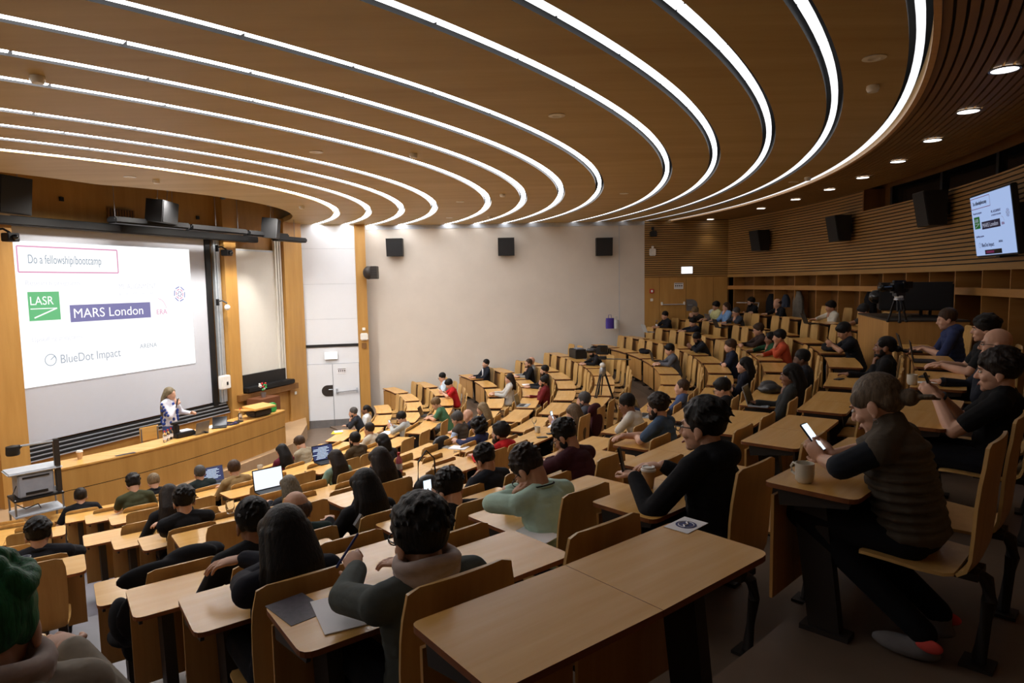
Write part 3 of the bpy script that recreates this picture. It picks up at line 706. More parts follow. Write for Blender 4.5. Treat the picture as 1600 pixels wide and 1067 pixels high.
g = G(); g.box((0, 0, 3.1), (.5, .26, 6.2)); o = struct('trim_6', g, M['wallwood']); o.matrix_world = WT(-8.32, .10, 0)
T = thing('chalk_tray', 'deep black tray under the cream writing board', 'tray'); T.matrix_world = WT(-1.75, .16, 1.75)
g = G(); g.box((0, .05, .06), (1.75, .08, .34)); part('back_plate', g, M['black'], T); g = G(); g.box((.05, -.10, -.15), (1.85, .28, .12), bev=.02); part('ledge', g, M['blackmetal'], T)
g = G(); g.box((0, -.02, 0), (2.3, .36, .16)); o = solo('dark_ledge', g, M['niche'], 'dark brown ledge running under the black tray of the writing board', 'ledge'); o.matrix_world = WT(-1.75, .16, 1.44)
T = thing('board_track', 'black and silver sliding tracks running under the projection screen', 'track'); T.matrix_world = WT(-5.62, .12, 1.3)
for k in range(4):
    g = G(); g.box((0, .04-.035*k, .09-.075*k), (5.0, .06, .035)); part('track_profile', g, M['blackmetal'], T)
    g = G(); g.box((0, .03-.035*k, .055-.075*k), (5.0, .05, .022)); part('track_lip', g, M['alu'], T)
g = G(); g.box((0, 0, .385), (5.3, .10, .77)); o = solo('wainscot_panel', g, M['wallwood'], 'long beech panel under the sliding tracks behind the lecturer desk', 'panel'); o.matrix_world = WT(-5.5, .10, .40)
g = G(); g.box((0, 0, .45), (2.0, .10, .9)); o = solo('wainscot_panel', g, M['wallwood'], 'beech panel under the dark brown ledge beside the stage post', 'panel'); o.matrix_world = WT(-1.8, .10, .40)
# black lamp bar along the top, speakers hung above it
T = thing('lighting_bar', 'long black lighting bar hung on thin wires above the projection screen', 'lighting bar'); T.matrix_world = WT(-3.6, .85, 5.66)
for (a, b), zz in zip(((-3.0, -1.15), (-1.12, .62), (.65, 2.15), (1.7, 2.9)), (.0, -.01, -.02, -.09)):
    g = G(); g.box(((a+b)/2, 0, zz), (b-a, .26, .13), bev=.03); part('bar_section', g, M['blackmetal'], T)
for u in (-2.9, -1.5, -.3, .4, 1.6, 2.5): g = G(); g.cap((u, 0, 0), (u, 0, .95), .006, n=6); part('wire', g, M['steel'], T)
g = G(); g.box((0, 0, 0), (6.6, .22, .16), bev=.02); o = solo('screen_housing', g, M['black'], 'black screen roller housing directly above the projection screen', 'housing'); o.matrix_world = WT(-5.2, .22, 5.55)
def hungspeaker(lab, u, z, wd, h, yaw, off=1.0):
    T = thing('loudspeaker', lab, 'loudspeaker', group='loudspeakers hung over the stage'); T.matrix_world = WT(u, off, z) @ Matrix.Rotation(yaw, 4, 'Z') @ Matrix.Rotation(.12, 4, 'X')
    g = G(); poly = [(-wd/2, -.18), (wd/2, -.18), (wd/2*.72, .2), (-wd/2*.72, .2)]; g.prism(poly, -h/2, h/2); part('cabinet', g, M['black'], T)
    g = G(); g.box((0, -.19, 0), (wd*.94, .02, h*.94)); part('grille', g, M['speaker'], T)
    for s in (-1, 1): g = G(); g.cap((s*wd*.3, 0, h/2), (s*wd*.3, 0, h/2+.5), .006, n=6); part('wire', g, M['steel'], T)
u, z = onwall(20, 305, 1.0); hungspeaker('black loudspeaker hung at the far left over the screen', u-.1, z, .62, .62, .2)
u, z = onwall(252, 331, 1.0); hungspeaker('wide black loudspeaker hung in the middle over the screen', u, z, .78, .46, .45)
u, z = onwall(418, 357, .9); hungspeaker('black loudspeaker hung on the right over the cream board', u, z, .44, .5, .5)
u, z = onwall(190, 336, .05); g = G(); g.box((0, 0, 0), (.62, .03, .24))
for k in range(9): g.box((-.26+.065*k, -.018, 0), (.012, .01, .22), mi=1)
o = solo('air_grille', g, [M['niche'], M['black']], 'slotted air grille in the wood above the screen', 'grille'); o.matrix_world = WT(u, .04, z)
for i, (x, y, l) in enumerate(((96, 311, 'small black wall socket plate left above the screen'), (309, 340, 'small black wall socket plate right above the screen'))):
    u, z = onwall(x, y, .02); g = G(); g.box((0, 0, 0), (.08, .03, .08)); o = solo('socket_plate', g, M['black'], l, 'socket'); o.matrix_world = WT(u, .02, z)
# cameras on the posts
def postcam(lab, x, y, off, big=True):
    u, z = onwall(x, y, off); T = thing('wall_camera', lab, 'camera'); T.matrix_world = WT(u, off, z)
    g = G(); g.box((0, 0, -.03), (.2, .2, .15), bev=.012) if big else g.ell((0, 0, -.05), (.07, .07, .07)); part('body', g, M['black'] if big else M['lid'], T, 40)
    g = G(); g.tube([(-.12, .18, .1), (-.05, .1, .12), (0, 0, .05)], .02); g.box((-.12, .18, .08), (.05, .06, .16)); part('bracket', g, M['black'], T, 40)
    if big: g = G(); g.cap((0, -.1, -.03), (0, -.14, -.03), .05); part('lens', g, M['darkglass'], T, 40)
postcam('black projector camera at the left end above the screen', 16, 368, .5); postcam('black camera high on the wooden post right of the screen', 354, 393, .45); postcam('small white dome camera halfway up the wooden post right of the screen', 355, 477, .42, False)
u, z = onwall(351, 597, .3); g = G(); g.box((0, 0, 0), (.3, .14, .34), bev=.02); T = thing('towel_dispenser', 'white dispenser box low on the wooden post right of the screen', 'dispenser'); T.matrix_world = WT(u, .3, z); part('housing', g, M['lid'], T)
g = G(); g.box((.02, -.075, -.03), (.05, .01, .08)); part('display_window', g, M['black'], T)
u, z = onwall(462, 614, .22); g = G(); g.box((0, 0, 0), (.09, .02, .09), bev=.006); o = solo('light_switch', g, M['lid'], 'white light switch on the stage post beside the white door', 'switch'); o.matrix_world = WT(u, .22, z)
u, z = onwall(461, 661, .22); g = G(); g.box((0, 0, 0), (.09, .03, .07), bev=.006); o = solo('wall_socket', g, M['lid'], 'white socket at the foot of the stage post', 'socket'); o.matrix_world = WT(u, .22, z)
# things on the post and plaster wall
def bx(name, lab, cat, x, y, Y, d, mat, bev=.01, mats=None):
    p = aty(x, y, Y); g = G(); g.box((0, 0, 0), d, bev=bev); return solo(name, g, M[mat], lab, cat, p)
bx('access_point', 'white rounded wireless box on the narrow wooden post', 'wireless access point', 569, 526, 19.98, (.24, .06, .22), 'lid', .03)
bx('wall_socket', 'small white socket above the wireless box on the narrow post', 'socket', 568.5, 514, 20.0, (.09, .03, .09), 'lid', .006)
bx('air_grille', 'small dark grille under the wireless box on the narrow post', 'grille', 568.5, 540, 20.0, (.15, .02, .17), 'niche', .004)
T = thing('theatre_spotlight', 'grey half-dome spotlight on the narrow wooden post', 'spotlight', aty(580, 426, 19.85))
g = G(); g.ell((-.08, 0, 0), (.17, .17, .2)); g.box((.1, 0, 0), (.2, .3, .38), bev=.01); part('housing', g, M['frame'], T, 50)
for k in (-.07, .0, .07): g = G(); g.box((.1, -.155, k), (.2, .01, .02)); part('fin', g, M['black'], T)
def wallspk(lab, M_, d=(.50, .26, .54)):
    T = thing('loudspeaker', lab, 'loudspeaker', group='loudspeakers along the walls'); T.matrix_world = M_
    wd, dp, h = d; g = G(); g.add([(-wd/2, -dp*.72, -h/2), (wd/2, -dp*.72, -h/2), (wd/2, 0, -h/2), (-wd/2, 0, -h/2), (-wd/2, -dp, h/2), (wd/2, -dp, h/2), (wd/2, .0, h/2), (-wd/2, 0, h/2)],
        [(0, 3, 2, 1), (4, 5, 6, 7), (0, 1, 5, 4), (1, 2, 6, 5), (2, 3, 7, 6), (3, 0, 4, 7)]); part('cabinet', g, M['black'], T)
    g = G(); a = .94; g.add([(-wd/2*a, -dp*.72-.012, -h/2*a), (wd/2*a, -dp*.72-.012, -h/2*a), (wd/2*a, -dp-.008, h/2*a), (-wd/2*a, -dp-.008, h/2*a), (-wd/2*a, -dp*.7, -h/2*a), (wd/2*a, -dp*.7, -h/2*a), (wd/2*a, -dp*.95, h/2*a), (-wd/2*a, -dp*.95, h/2*a)],
        [(0, 1, 2, 3), (7, 6, 5, 4), (0, 4, 5, 1), (1, 5, 6, 2), (2, 6, 7, 3), (3, 7, 4, 0)]); part('grille', g, M['speaker'], T)
    g = G(); g.box((0, .04, 0), (.2, .1, .2)); part('bracket', g, M['black'], T)
for (x, y), l in zip(((618, 387), (791, 386), (943, 386)), ('leftmost', 'middle', 'rightmost')):
    p = aty(x, y, YW-.1); wallspk('%s of the three black loudspeakers on the beige plaster wall' % l, Matrix.Translation(p))
def rearM(px, py, off, tilt=0.0, yaw=0.0):
    p = oncyl(px, py, RW-off); t = theta(p, OX, OY)
    return Matrix.Translation(p) @ Matrix.Rotation(math.radians(t)+math.pi+yaw, 4, 'Z') @ Matrix.Rotation(tilt, 4, 'X')
for (x, y), l in zip(((1195, 376), (1322, 357), (1471, 326)), ('farthest', 'second', 'third')):
    wallspk('%s black loudspeaker on the slatted rear wall, counting from the wooden door' % l, rearM(x, y, .1), (.46, .36, .56))
# wall screen
TVY, TVT = 0, 8
p = oncyl(1550, 349, RW-.35); t = math.radians(theta(p, OX, OY))
T = thing('wall_monitor', 'bright wall monitor on the slatted rear wall showing the same slide', 'monitor'); T.matrix_world = Matrix.Translation(p) @ Matrix.Rotation(t+math.pi+math.radians(TVY), 4, 'Z') @ Matrix.Rotation(math.radians(TVT), 4, 'X')
TWd, THt = 1.34, .80
em_tv = emit('monitor_page', (.46, .62, 1, 1), .75)
I2 = {k: emit('tv_ink_'+k, c, e) for k, c, e in (('grey', srgb(60, 70, 110), .6), ('pale', srgb(90, 96, 140), .6), ('green', srgb(20, 120, 40), .5), ('violet', srgb(24, 22, 60), .5), ('white', (.7, .75, 1, 1), .5), ('rose', srgb(130, 30, 90), .5), ('blue', srgb(40, 50, 150), .5), ('slate', srgb(50, 60, 90), .5))}
g = G(); g.box((0, .04, 0), (TWd+.05, .07, THt+.05), bev=.01); part('housing', g, M['black'], T)
PG = link('page', None, T)
g = G(); g.box((0, 0, 0), (TWd, .006, THt)); bpy.data.objects.remove(PG); PG = part('page', g, em_tv, T); PG.location = (0, -.0, 0)
slide_content(T, TWd, THt, I2, None)
g = G(); g.box((-.05, -.005, -THt*.45), (TWd*.42, .004, .06)); part('menu_bar', g, M['black'], T); g = G(); g.box((-.15, -.008, -THt*.45), (TWd*.2, .003, .03)); part('menu_text', g, I2['rose'], T)
g = G(); g.box((0, .2, .0), (.5, .25, .4)); g.box((0, .12, -.3), (.12, .2, .3)); part('wall_mount', g, M['black'], T)

# lecturer desk
CT = 1.25
Dm = pol(5.6, 70, .40); dsk = thing('lecturer_desk', 'long curved beech lecturer desk with a black joint line on the stage', 'desk', Dm)
rel = lambda pts, z: [Vector((p[0], p[1], z))-Dm for p in pts]
back = curve_off(DS, -.62); inner = curve_off(DS, -.04)
g = G(); g.prism([(p[0]-Dm.x, p[1]-Dm.y) for p in DS+back[::-1]], CT-.03-.4, CT-.4); part('worktop', g, M['top'], dsk)
def panel(z0, z1, nm, mat, o0=-.02, o1=-.06):
    a, b = curve_off(DS, o0), curve_off(DS, o1); g = G(); g.prism([(p[0]-Dm.x, p[1]-Dm.y) for p in a+b[::-1]], z0-.4, z1-.4); part(nm, g, mat, dsk)
panel(.84, CT-.03, 'front_panel', M['wallwood']); panel(.825, .84, 'joint', M['black'], -.03, -.06); panel(.40, .825, 'front_panel', M['wallwood'])
for i in (0, -1):
    a = Vector(DS[i]); b = Vector(back[i]); d = (b-a).normalized(); n = Vector((-d.y, d.x)); g = G(); A = a+d*.03
    g.prism([(q.x-Dm.x, q.y-Dm.y) for q in (A, b-d*.05, b-d*.05+n*.03*(1 if i else -1), A+n*.03*(1 if i else -1))], 0, CT-.43); part('end_panel', g, M['wallwood'], dsk)
for x, y in ((215, 654), (654, 708)): pass
for px, py, l in ((66, 736, 'left'), (196, 709.5, 'right')):
    p = at(px, py, CT+.002); g = G(); g.box((0, 0, 0), (.34, .09, .006)); solo('cable_flap', g, M['frame'], '%s of the two dark cable flaps in the lecturer desk top' % l, 'cable flap', p, math.radians(52))
# things on the lecturer desk
def cup_paper(p, lab, s=1.0, group=None, lid=True, sleeve=True):
    T = thing('paper_cup', lab, 'cup', p, 0, group); g = G()
    g.lathe([(.029*s, 0), (.041*s, .105*s), (.038*s, .105*s), (.027*s, .004)], n=24); part('cup_body', g, M['kraft'], T, 40)
    if lid: g = G(); g.lathe([(.044*s, .102*s), (.044*s, .111*s), (.039*s, .114*s), (.037*s, .126*s), (.033*s, .126*s), (.031*s, .121*s)], n=24); part('cup_lid', g, M['lid'], T, 40)
    return T
def mug(p, lab, rz=0, s=1.0, handle=True, mat='ceramic'):
    T = thing('mug', lab, 'mug', p, rz); g = G(); r = .042*s
    g.lathe([(r*.7, 0), (r*.95, .012), (r, .04), (r, .092*s), (r*.93, .092*s), (r*.92, .02), (.002, .012)], n=28, close=True); part('mug_body', g, M[mat], T, 40)
    if handle: g = G(); g.tube([(r*.95, 0, .075*s), (r+.02, 0, .08*s), (r+.032, 0, .06*s), (r+.028, 0, .035*s), (r*.97, 0, .022*s)], .006, 8); part('handle', g, M[mat], T, 60)
    return T
def bottle(p, lab, s=1.0, cap='red', mat='glass', group=None):
    T = thing('bottle', lab, 'bottle', p, 0, group); g = G(); g.lathe([(.028*s, 0), (.033*s, .01), (.033*s, .14*s), (.026*s, .165*s), (.013*s, .185*s), (.013*s, .2*s)], n=18); part('bottle_body', g, M[mat], T, 40)
    g = G(); g.lathe([(.0335*s, .05*s), (.0338*s, .11*s)], n=18, close=False); part('label_band', g, M['paper'], T, 40)
    g = G(); g.lathe([(.015*s, .198*s), (.015*s, .222*s)], n=16); part('cap', g, M[cap], T, 40); return T
def laptop(p, lab, rz, w=.32, d=.22, ang=105, screen='off', body='alu', s=1.0):
    # local: user sits on -y, lid hinged on the +y side
    T = thing('laptop', lab, 'laptop', p, rz); g = G(); g.box((0, 0, .008), (w, d, .016), bev=.006); part('keyboard_base', g, M[body], T)
    g = G(); g.box((0, .02, .0165), (w*.86, d*.45, .002)); part('keyboard', g, M['black'], T)
    a = math.radians(ang); L = link('lid', None, None); bpy.data.objects.remove(L)
    Mx = Matrix.Translation((0, d/2-.004, .012)) @ Matrix.Rotation(-(a-math.pi/2), 4, 'X')
    g = G(); g.box((0, 0, d/2), (w, .009, d), Mx, bev=.004); lid = part('lid', g, M[body], T)
    g = G(); g.box((0, -.0052, d/2), (w*.94, .002, d*.9), Mx); sc_ = part('display', g, {'off': M['darkglass'], 'white': M['laptop_lit'], 'dark': M['laptop_dark']}[screen], lid)
    if screen == 'dark':
        g = G()
        for k in range(9): g.box((-.02+.03*((k*7) % 3-1), -.0068, d*(.14+.085*k)), (w*(.45+.1*((k*5) % 4)), .001, d*.028), Mx)
        part('page_text', g, M['phone_lit'], lid)
    return T
def papers(p, lab, rz, w=.21, d=.297, t=.004, mat='paper', nm='paper_sheet', cat='paper'):
    g = G(); g.box((0, 0, t/2), (w, d, t)); return solo(nm, g, M[mat], lab, cat, p, rz)
cup_paper(at(125, 717, CT), 'kraft paper coffee cup with white lid on the left of the lecturer desk', 1.25)
for i, (x, y) in enumerate(((258, 689), (263, 686.5), (268, 684))): bottle(at(x, y+2, CT), '%s of three small water bottles with red caps on the lecturer desk' % ('left', 'middle', 'right')[i], 1.05, group='water bottles on the lecturer desk')
RZD = math.radians(60)
T = thing('document_camera', 'black document camera with a folded arm beside the water bottles', 'document camera', at(284, 681, CT), RZD)
g = G(); g.box((0, 0, .05), (.42, .36, .1), bev=.02); part('base', g, M['black'], T); g = G(); g.box((-.14, -.05, .16), (.09, .1, .2), bev=.01); part('arm', g, M['black'], T)
g = G(); g.box((-.05, -.02, .29), (.34, .12, .05), bev=.015); part('camera_head', g, M['black'], T); g = G(); g.box((.06, .0, .105), (.26, .2, .012)); part('paper_plate', g, M['paper'], T)
laptop(at(309, 677, CT), 'silver laptop with its lid to the audience beside the lecturer', math.radians(70+180), .36, .25, 100, 'off', 'steel')
g = G(); g.ell((0, 0, .015), (.045, .03, .02)); solo('computer_mouse', g, M['black'], 'small black mouse on the lecturer desk beside the silver laptop', 'mouse', at(323, 676.5, CT), 0, None, 60)
laptop(at(343, 668, CT), 'black tilted touch panel laptop on the lecturer desk before the post', math.radians(20), .3, .22, 120, 'off', 'black')
T = thing('cable_heap', 'heap of dark and purple cables on the lecturer desk', 'cables', at(358, 663, CT))
for k in range(5):
    pts = [((.1+.03*k)*math.cos(a*.6+k), (.08+.02*k)*math.sin(a*.6+k), .012+.006*((a+k) % 3)) for a in range(12)]
    g = G(); g.tube(pts, .009, 6); part('cable', g, M['purple'] if k == 2 else M['black'], T, 60)
T = thing('desk_microphone', 'black desk microphone on a round foot in front of a bottle', 'microphone', at(373, 659, CT)); g = G(); g.lathe([(.1, 0), (.1, .02), (.03, .035)], n=20); part('foot', g, M['black'], T, 40)
g = G(); g.tube([(0, 0, .02), (0, 0, .15), (.03, -.02, .2)], .012, 8); part('gooseneck', g, M['black'], T, 60)
bottle(at(376, 655, CT), 'clear water bottle with red cap behind the desk microphone', 1.15)
papers(at(331, 667, CT), 'white papers on the lecturer desk behind the dark laptop', RZD, .3, .22, .01)
T = thing('tabletop_lectern', 'low wooden lectern top with a black base on the right of the lecturer desk', 'lectern', at(405, 650, CT), math.radians(62))
g = G(); g.box((0, 0, .23), (.62, .44, .05), Matrix.Rotation(.08, 4, 'X'), bev=.008); part('wooden_top', g, M['top'], T); g = G(); g.box((0, .0, .1), (.5, .34, .16), bev=.03); part('base', g, M['frame'], T); g = G(); g.box((-.4, .02, .16), (.3, .36, .025), Matrix.Rotation(.12, 4, 'Y'), bev=.006); part('side_wing', g, M['top'], T)
g = G(); g.box((0, 0, .11), (.2, .16, .22), bev=.03); solo('green_box', g, M['green'], 'bright green plastic box at the right end of the lecturer desk', 'box', at(425, 643.5, CT), math.radians(60))
# brown sideboard behind with a blue cloth, flowers
T = thing('side_cabinet', 'brown side cabinet behind the lecturer desk under the dark ledge', 'cabinet'); T.matrix_world = WT(-2.35, .62, .40)
g = G(); g.box((0, 0, .5), (.7, .5, 1.0), bev=.01); part('body', g, M['brown'], T); g = G(); g.box((-.2, -.258, .68), (.34, .015, .3)); part('blue_cloth', g, M['blue'], T, None, 'blue cloth hanging over the cabinet')
T = thing('flower_pot', 'small pot of white and red flowers on the brown cabinet', 'flowers'); T.matrix_world = WT(-2.35, .62, 1.4)
g = G(); g.lathe([(.05, 0), (.07, .12)], n=14); part('pot', g, M['steel'], T, 40)
g = G(); rnd = random.Random(3)
for k in range(16): a = rnd.uniform(0, 6.28); r = rnd.uniform(.02, .13); g.ell((r*math.cos(a), r*math.sin(a), .2+rnd.uniform(0, .18)), (.03, .03, .025), n=8, k=5, mi=k % 3)
part('blossoms', g, [M['lid'], M['green'], M['red']], T, 60)
# overhead visualizer on its trolley at the left
ps = at(28, 822, 0.0); Tz = math.radians(48)
base_p = aty(57, 783, 9.9); base_p.z = 0
T = thing('equipment_trolley', 'steel trolley with two shelves left of the lecturer desk', 'trolley', (base_p.x, base_p.y, 0), Tz)
TH_ = 1.20
for zz in (TH_-.03, .93, .12): g = G(); g.box((0, 0, zz), (.64, .46, .03), bev=.006); part('shelf', g, M['lightgrey'] if zz < 1 else M['black'], T)
for sx in (-1, 1):
    for sy in (-1, 1): g = G(); g.cap((sx*.30, sy*.21, .05), (sx*.30, sy*.21, TH_-.02), .014, n=8); lg = part('leg', g, M['steel'], T); g = G(); g.lathe([(.03, 0), (.03, .03)], (sx*.30, sy*.21, .0), 12); part('castor', g, M['black'], lg)
T = thing('overhead_visualizer', 'grey document visualizer with a tall dark post on the trolley', 'visualizer', (base_p.x, base_p.y, TH_-.015), Tz)
g = G(); g.box((-.02, 0, .19), (.46, .38, .36), bev=.02); part('housing', g, M['grey'], T)
g = G(); g.box((-.02, 0, .39), (.70, .44, .045), bev=.02); part('stage_plate', g, M['lightgrey'], T)
for zz, ww, hh in ((.31, .34, .025), (.07, .28, .04)): g = G(); g.box((-.02, -.193, zz), (ww, .01, hh)); part('vent', g, M['black'], T)
g = G(); g.box((.27, -.16, .42), (.075, .08, .82), bev=.01); part('post', g, M['frame'], T)
g = G(); g.box((.02, -.16, .80), (.52, .04, .03), bev=.01); part('arm', g, M['alu'], T); g = G(); g.lathe([(.02, .10), (.085, .085), (.09, -.03), (.08, -.05)], (-.27, -.16, .73), 20); g.box((-.24, -.16, .79), (.16, .1, .06), bev=.02); part('camera_head', g, M['black'], T, 40)
g = G(); g.tube([(-.25, -.1, .2), (-.31, -.15, .1), (-.30, -.2, -.05), (-.18, -.2, -.15), (.0, -.1, -.14), (.05, 0, -.24)], .008, 6); part('power_cable', g, M['black'], T, 60)
# wooden chair of the lecturer
T = thing('lecturer_chair', 'pale wooden chair with low back behind the lecturer desk', 'chair', at(252, 676, CT)+Vector((-.25, .2, -CT+.40)), math.radians(60))
g = G(); g.box((0, 0, .45), (.42, .42, .03), bev=.01); part('seat', g, M['top'], T); g = G(); g.box((0, .2, .78), (.42, .025, .3), bev=.01); part('backrest', g, M['top'], T)
for sx in (-1, 1):
    for sy in (-1, 1): g = G(); g.cap((sx*.18, sy*.18, .02), (sx*.18, sy*.19, .44 if sy < 0 else .9), .014, n=8); part('leg', g, M['steel'], T)
# stage wash spots added out of view above the ceiling edge to brighten the front
for i in range(5):
    u = -7.2+1.5*i; p = wpt(u, 6.48, 1.5); T = thing('added_stage_spotlight', '%s added black stage spotlight hidden over the lecturer desk, counting from the left' % ORD[i], 'spotlight', p, math.pi/2-WA)
    g = G(); g.cap((0, 0, 0), (0, .1, -.12), .07, .08); part('housing', g, M['black'], T, 60); g = G(); g.box((0, 0, .07), (.03, .03, .1)); part('bracket', g, M['black'], T)
    ld = bpy.data.lights.new('added_stage_lamp', 'SPOT'); ld.energy = STAGE_W; ld.spot_size = math.radians(150); ld.spot_blend = .8; ld.shadow_soft_size = .12; ld.color = (1, .95, .88)
    lo_ = bpy.data.objects.new('added_stage_lamp', ld); COL.objects.link(lo_); lo_.parent = T; lo_.location = (0, 0, -.22)
    tgt = wpt(u, 1.0, 1.6); dirv = (tgt-p); lo_.matrix_local = Matrix.Translation((0, 0, -.22)) @ (Matrix.Rotation(-(math.pi/2-WA), 4, 'Z').to_3x3() @ dirv.to_track_quat('-Z', 'Y').to_matrix()).to_4x4()

# ================================================================== REAR AND MIDDLE EQUIPMENT
# projector booth
bA = pol(17.41, 69.3); bB = pol(17.41, 76.3); bC = opol(19.72, theta(pol(19, 75.6), OX, OY)); bD = opol(19.72, theta(pol(19, 69.5), OX, OY)); zA = ROW['A'][1]; bz = 1.02
cb = (bA+bB+bC+bD)/4; T = thing('projector_booth', 'pale beech projector booth standing among the top row seats', 'booth', (cb.x, cb.y, zA))
g = G(); g.prism([(q.x-cb.x, q.y-cb.y) for q in (bA, bB, bC, bD)], 0, bz); part('housing', g, M['panelwood'], T)
g = G(); g.prism([((q.x-cb.x)*1.01, (q.y-cb.y)*1.01) for q in (bA, bB, bC, bD)], bz, bz+.025); part('booth_top', g, M['frame'], T)
zt_ = zA+bz+.025
pp_ = aty(1428, 463, 10.3); tz = math.radians(theta(pp_))
T = thing('video_projector', 'long black video projector on a stand over the beech booth', 'projector', (pp_.x, pp_.y, zt_), math.radians(-25)); hz = pp_.z-zt_
g = G(); g.box((0, 0, hz), (.98, .5, .42), bev=.02); part('housing', g, M['black'], T); g = G(); g.box((0, 0, hz+.215), (.96, .46, .012)); part('top_cover', g, M['blackmetal'], T)
g = G(); g.cap((-.52, -.05, hz), (-.45, -.05, hz), .11, n=20); part('lens', g, M['darkglass'], T, 40)
for x in (.1, .22): g = G(); g.box((x, 0, (hz-.21)/2), (.04, .06, hz-.21)); part('stand_post', g, M['black'], T)
g = G(); g.box((.16, 0, .01), (.4, .3, .02)); part('stand_foot', g, M['black'], T)
def tripod(name, lab, foot, h, ang, spread, parent_cat='camera'):
    T = thing(name, lab, parent_cat, foot, ang)
    for k in range(3):
        a = 2*math.pi*k/3+.5; p1 = Vector((spread*math.cos(a), spread*math.sin(a), .01)); p0 = Vector((.04*math.cos(a), .04*math.sin(a), h*.78)); pm = p0.lerp(p1, .5)
        g = G(); o_ = Vector((-math.sin(a), math.cos(a), 0))*.022; g.cap(p0+o_, pm+o_, .013, n=8); g.cap(p0-o_, pm-o_, .013, n=8); g.cap(pm, p1, .014, n=8); lg = part('leg', g, M['blackmetal'], T, 60)
        g = G(); g.ell(p1, (.025, .025, .02)); part('rubber_foot', g, M['black'], lg, 60)
    g = G(); g.lathe([(.05, h*.74), (.065, h*.76), (.06, h*.82), (.045, h*.84)], n=18); part('tripod_bowl', g, M['steel'], T, 40)
    g = G(); g.ell((0, 0, h*.87), (.055, .055, .05)); part('ball_head', g, M['lid'], T, 60)
    g = G(); g.box((0, 0, h*.96), (.1, .14, .06), bev=.01); part('head_plate', g, M['black'], T)
    g = G(); g.box((0, 0, h*1.0+.07), (.11, .26, .13), bev=.02); g.box((0, .0, h+.16), (.05, .2, .03), bev=.01); part('camera_body', g, M['black'], T)
    g = G(); g.cap((0, .13, h+.07), (0, .27, h+.07), .045, .05, n=18); part('lens', g, M['darkglass'], T, 40)
    g = G(); g.box((-.1, -.05, h+.11), (.02, .14, .09)); part('side_monitor', g, M['darkglass'], T)
    return T
fp = aty(942, 700, 11.6); zf = ROW['M4'][1]+.0
dirp = aty(942, 640, 12.3); T = tripod('camera_tripod', 'black video camera on a tall tripod in the gangway behind the middle block', Vector((dirp.x, dirp.y, zf)), 1.52, math.radians(70), .42)
g = G(); g.cap((.02, -.05, 1.44), (.34, -.46, 1.40), .011, n=8); part('pan_handle', g, M['steel'], T, 60)
q = at(1403, 503, zt_); tripod('booth_camera', 'black video camera on a short tripod on the projector booth', q, .40, math.radians(100), .13)
# coats
def coat(lab, x, y0, y1, mat, wd=.34):
    p = oncyl(x, y0, RW+.12); hgt = (oncyl(x, y0, RW+.12).z-oncyl(x, y1, RW+.12).z); t = theta(p, OX, OY); loops = []; rnd = random.Random(x)
    for i in range(10):
        f = i/9; w_ = wd*(.25+.5*min(1, f*4)+.25*f); lp = []
        for j in range(24):
            a = 2*math.pi*j/24; fold = 1+.13*math.sin(j*2.2+i*.3)*f+.05*rnd.uniform(-1, 1); lp.append((w_/2*math.cos(a)*fold, .11*math.sin(a)*fold*(.5+.5*min(1, f*3)), -hgt*f))
        loops.append(lp)
    g = G(); g.loft(loops); solo('hanging_coat', g, M[mat], lab, 'coat', p, math.radians(t), 'coats in the coat rack', 70)
coat('long grey coat hanging in the coat rack behind the bald man', 1248, 455, 497, 'fabricgrey', .42); coat('black coat hanging in the coat rack left of the grey coat', 1205, 459, 490, 'cloth_black', .36)
coat('small slate blue jacket hanging between the black and the grey coat', 1228, 460, 480, 'cloth_blue', .22); coat('dark coat hanging in the coat rack beside the projector booth', 1361, 452, 500, 'cloth_black', .36)
T = thing('folding_stand', 'thin white folding frame standing in the coat rack', 'stand', oncyl(1166, 500, RW-.25)); T.location.z = ZA
g = G(); g.cap((-.28, 0, 1.0), (.36, 0, .98), .014, n=8); g.cap((.1, 0, 1.0), (-.1, .05, .02), .014, n=8); g.cap((.36, 0, .98), (.2, .05, .02), .014, n=8); part('frame_tubes', g, M['lid'], T, 60)
# bags at the top left of the seats
p = pol(18.2, 108, 0)
def bag(lab, p, rz, d, mat, handles=True):
    T = thing('carrier_bag', lab, 'bag', p, rz); w_, dp, h = d; loops = []
    for f in (0, .3, .7, 1): s = 1+.06*math.sin(3*f); loops.append([(w_/2*s*math.cos(a)*(1 if abs(math.cos(a)) < .99 else 1), dp/2*s*(1-.35*f)*math.sin(a), h*f) for a in [2*math.pi*k/20 for k in range(20)]])
    g = G(); g.loft(loops); part('bag_body', g, M[mat], T, 50)
    if handles: g = G(); g.tube([(-w_*.2, 0, h), (-w_*.15, 0, h+.1), (w_*.15, 0, h+.1), (w_*.2, 0, h)], .008, 6); part('handle', g, M[mat], T, 60)
    return T
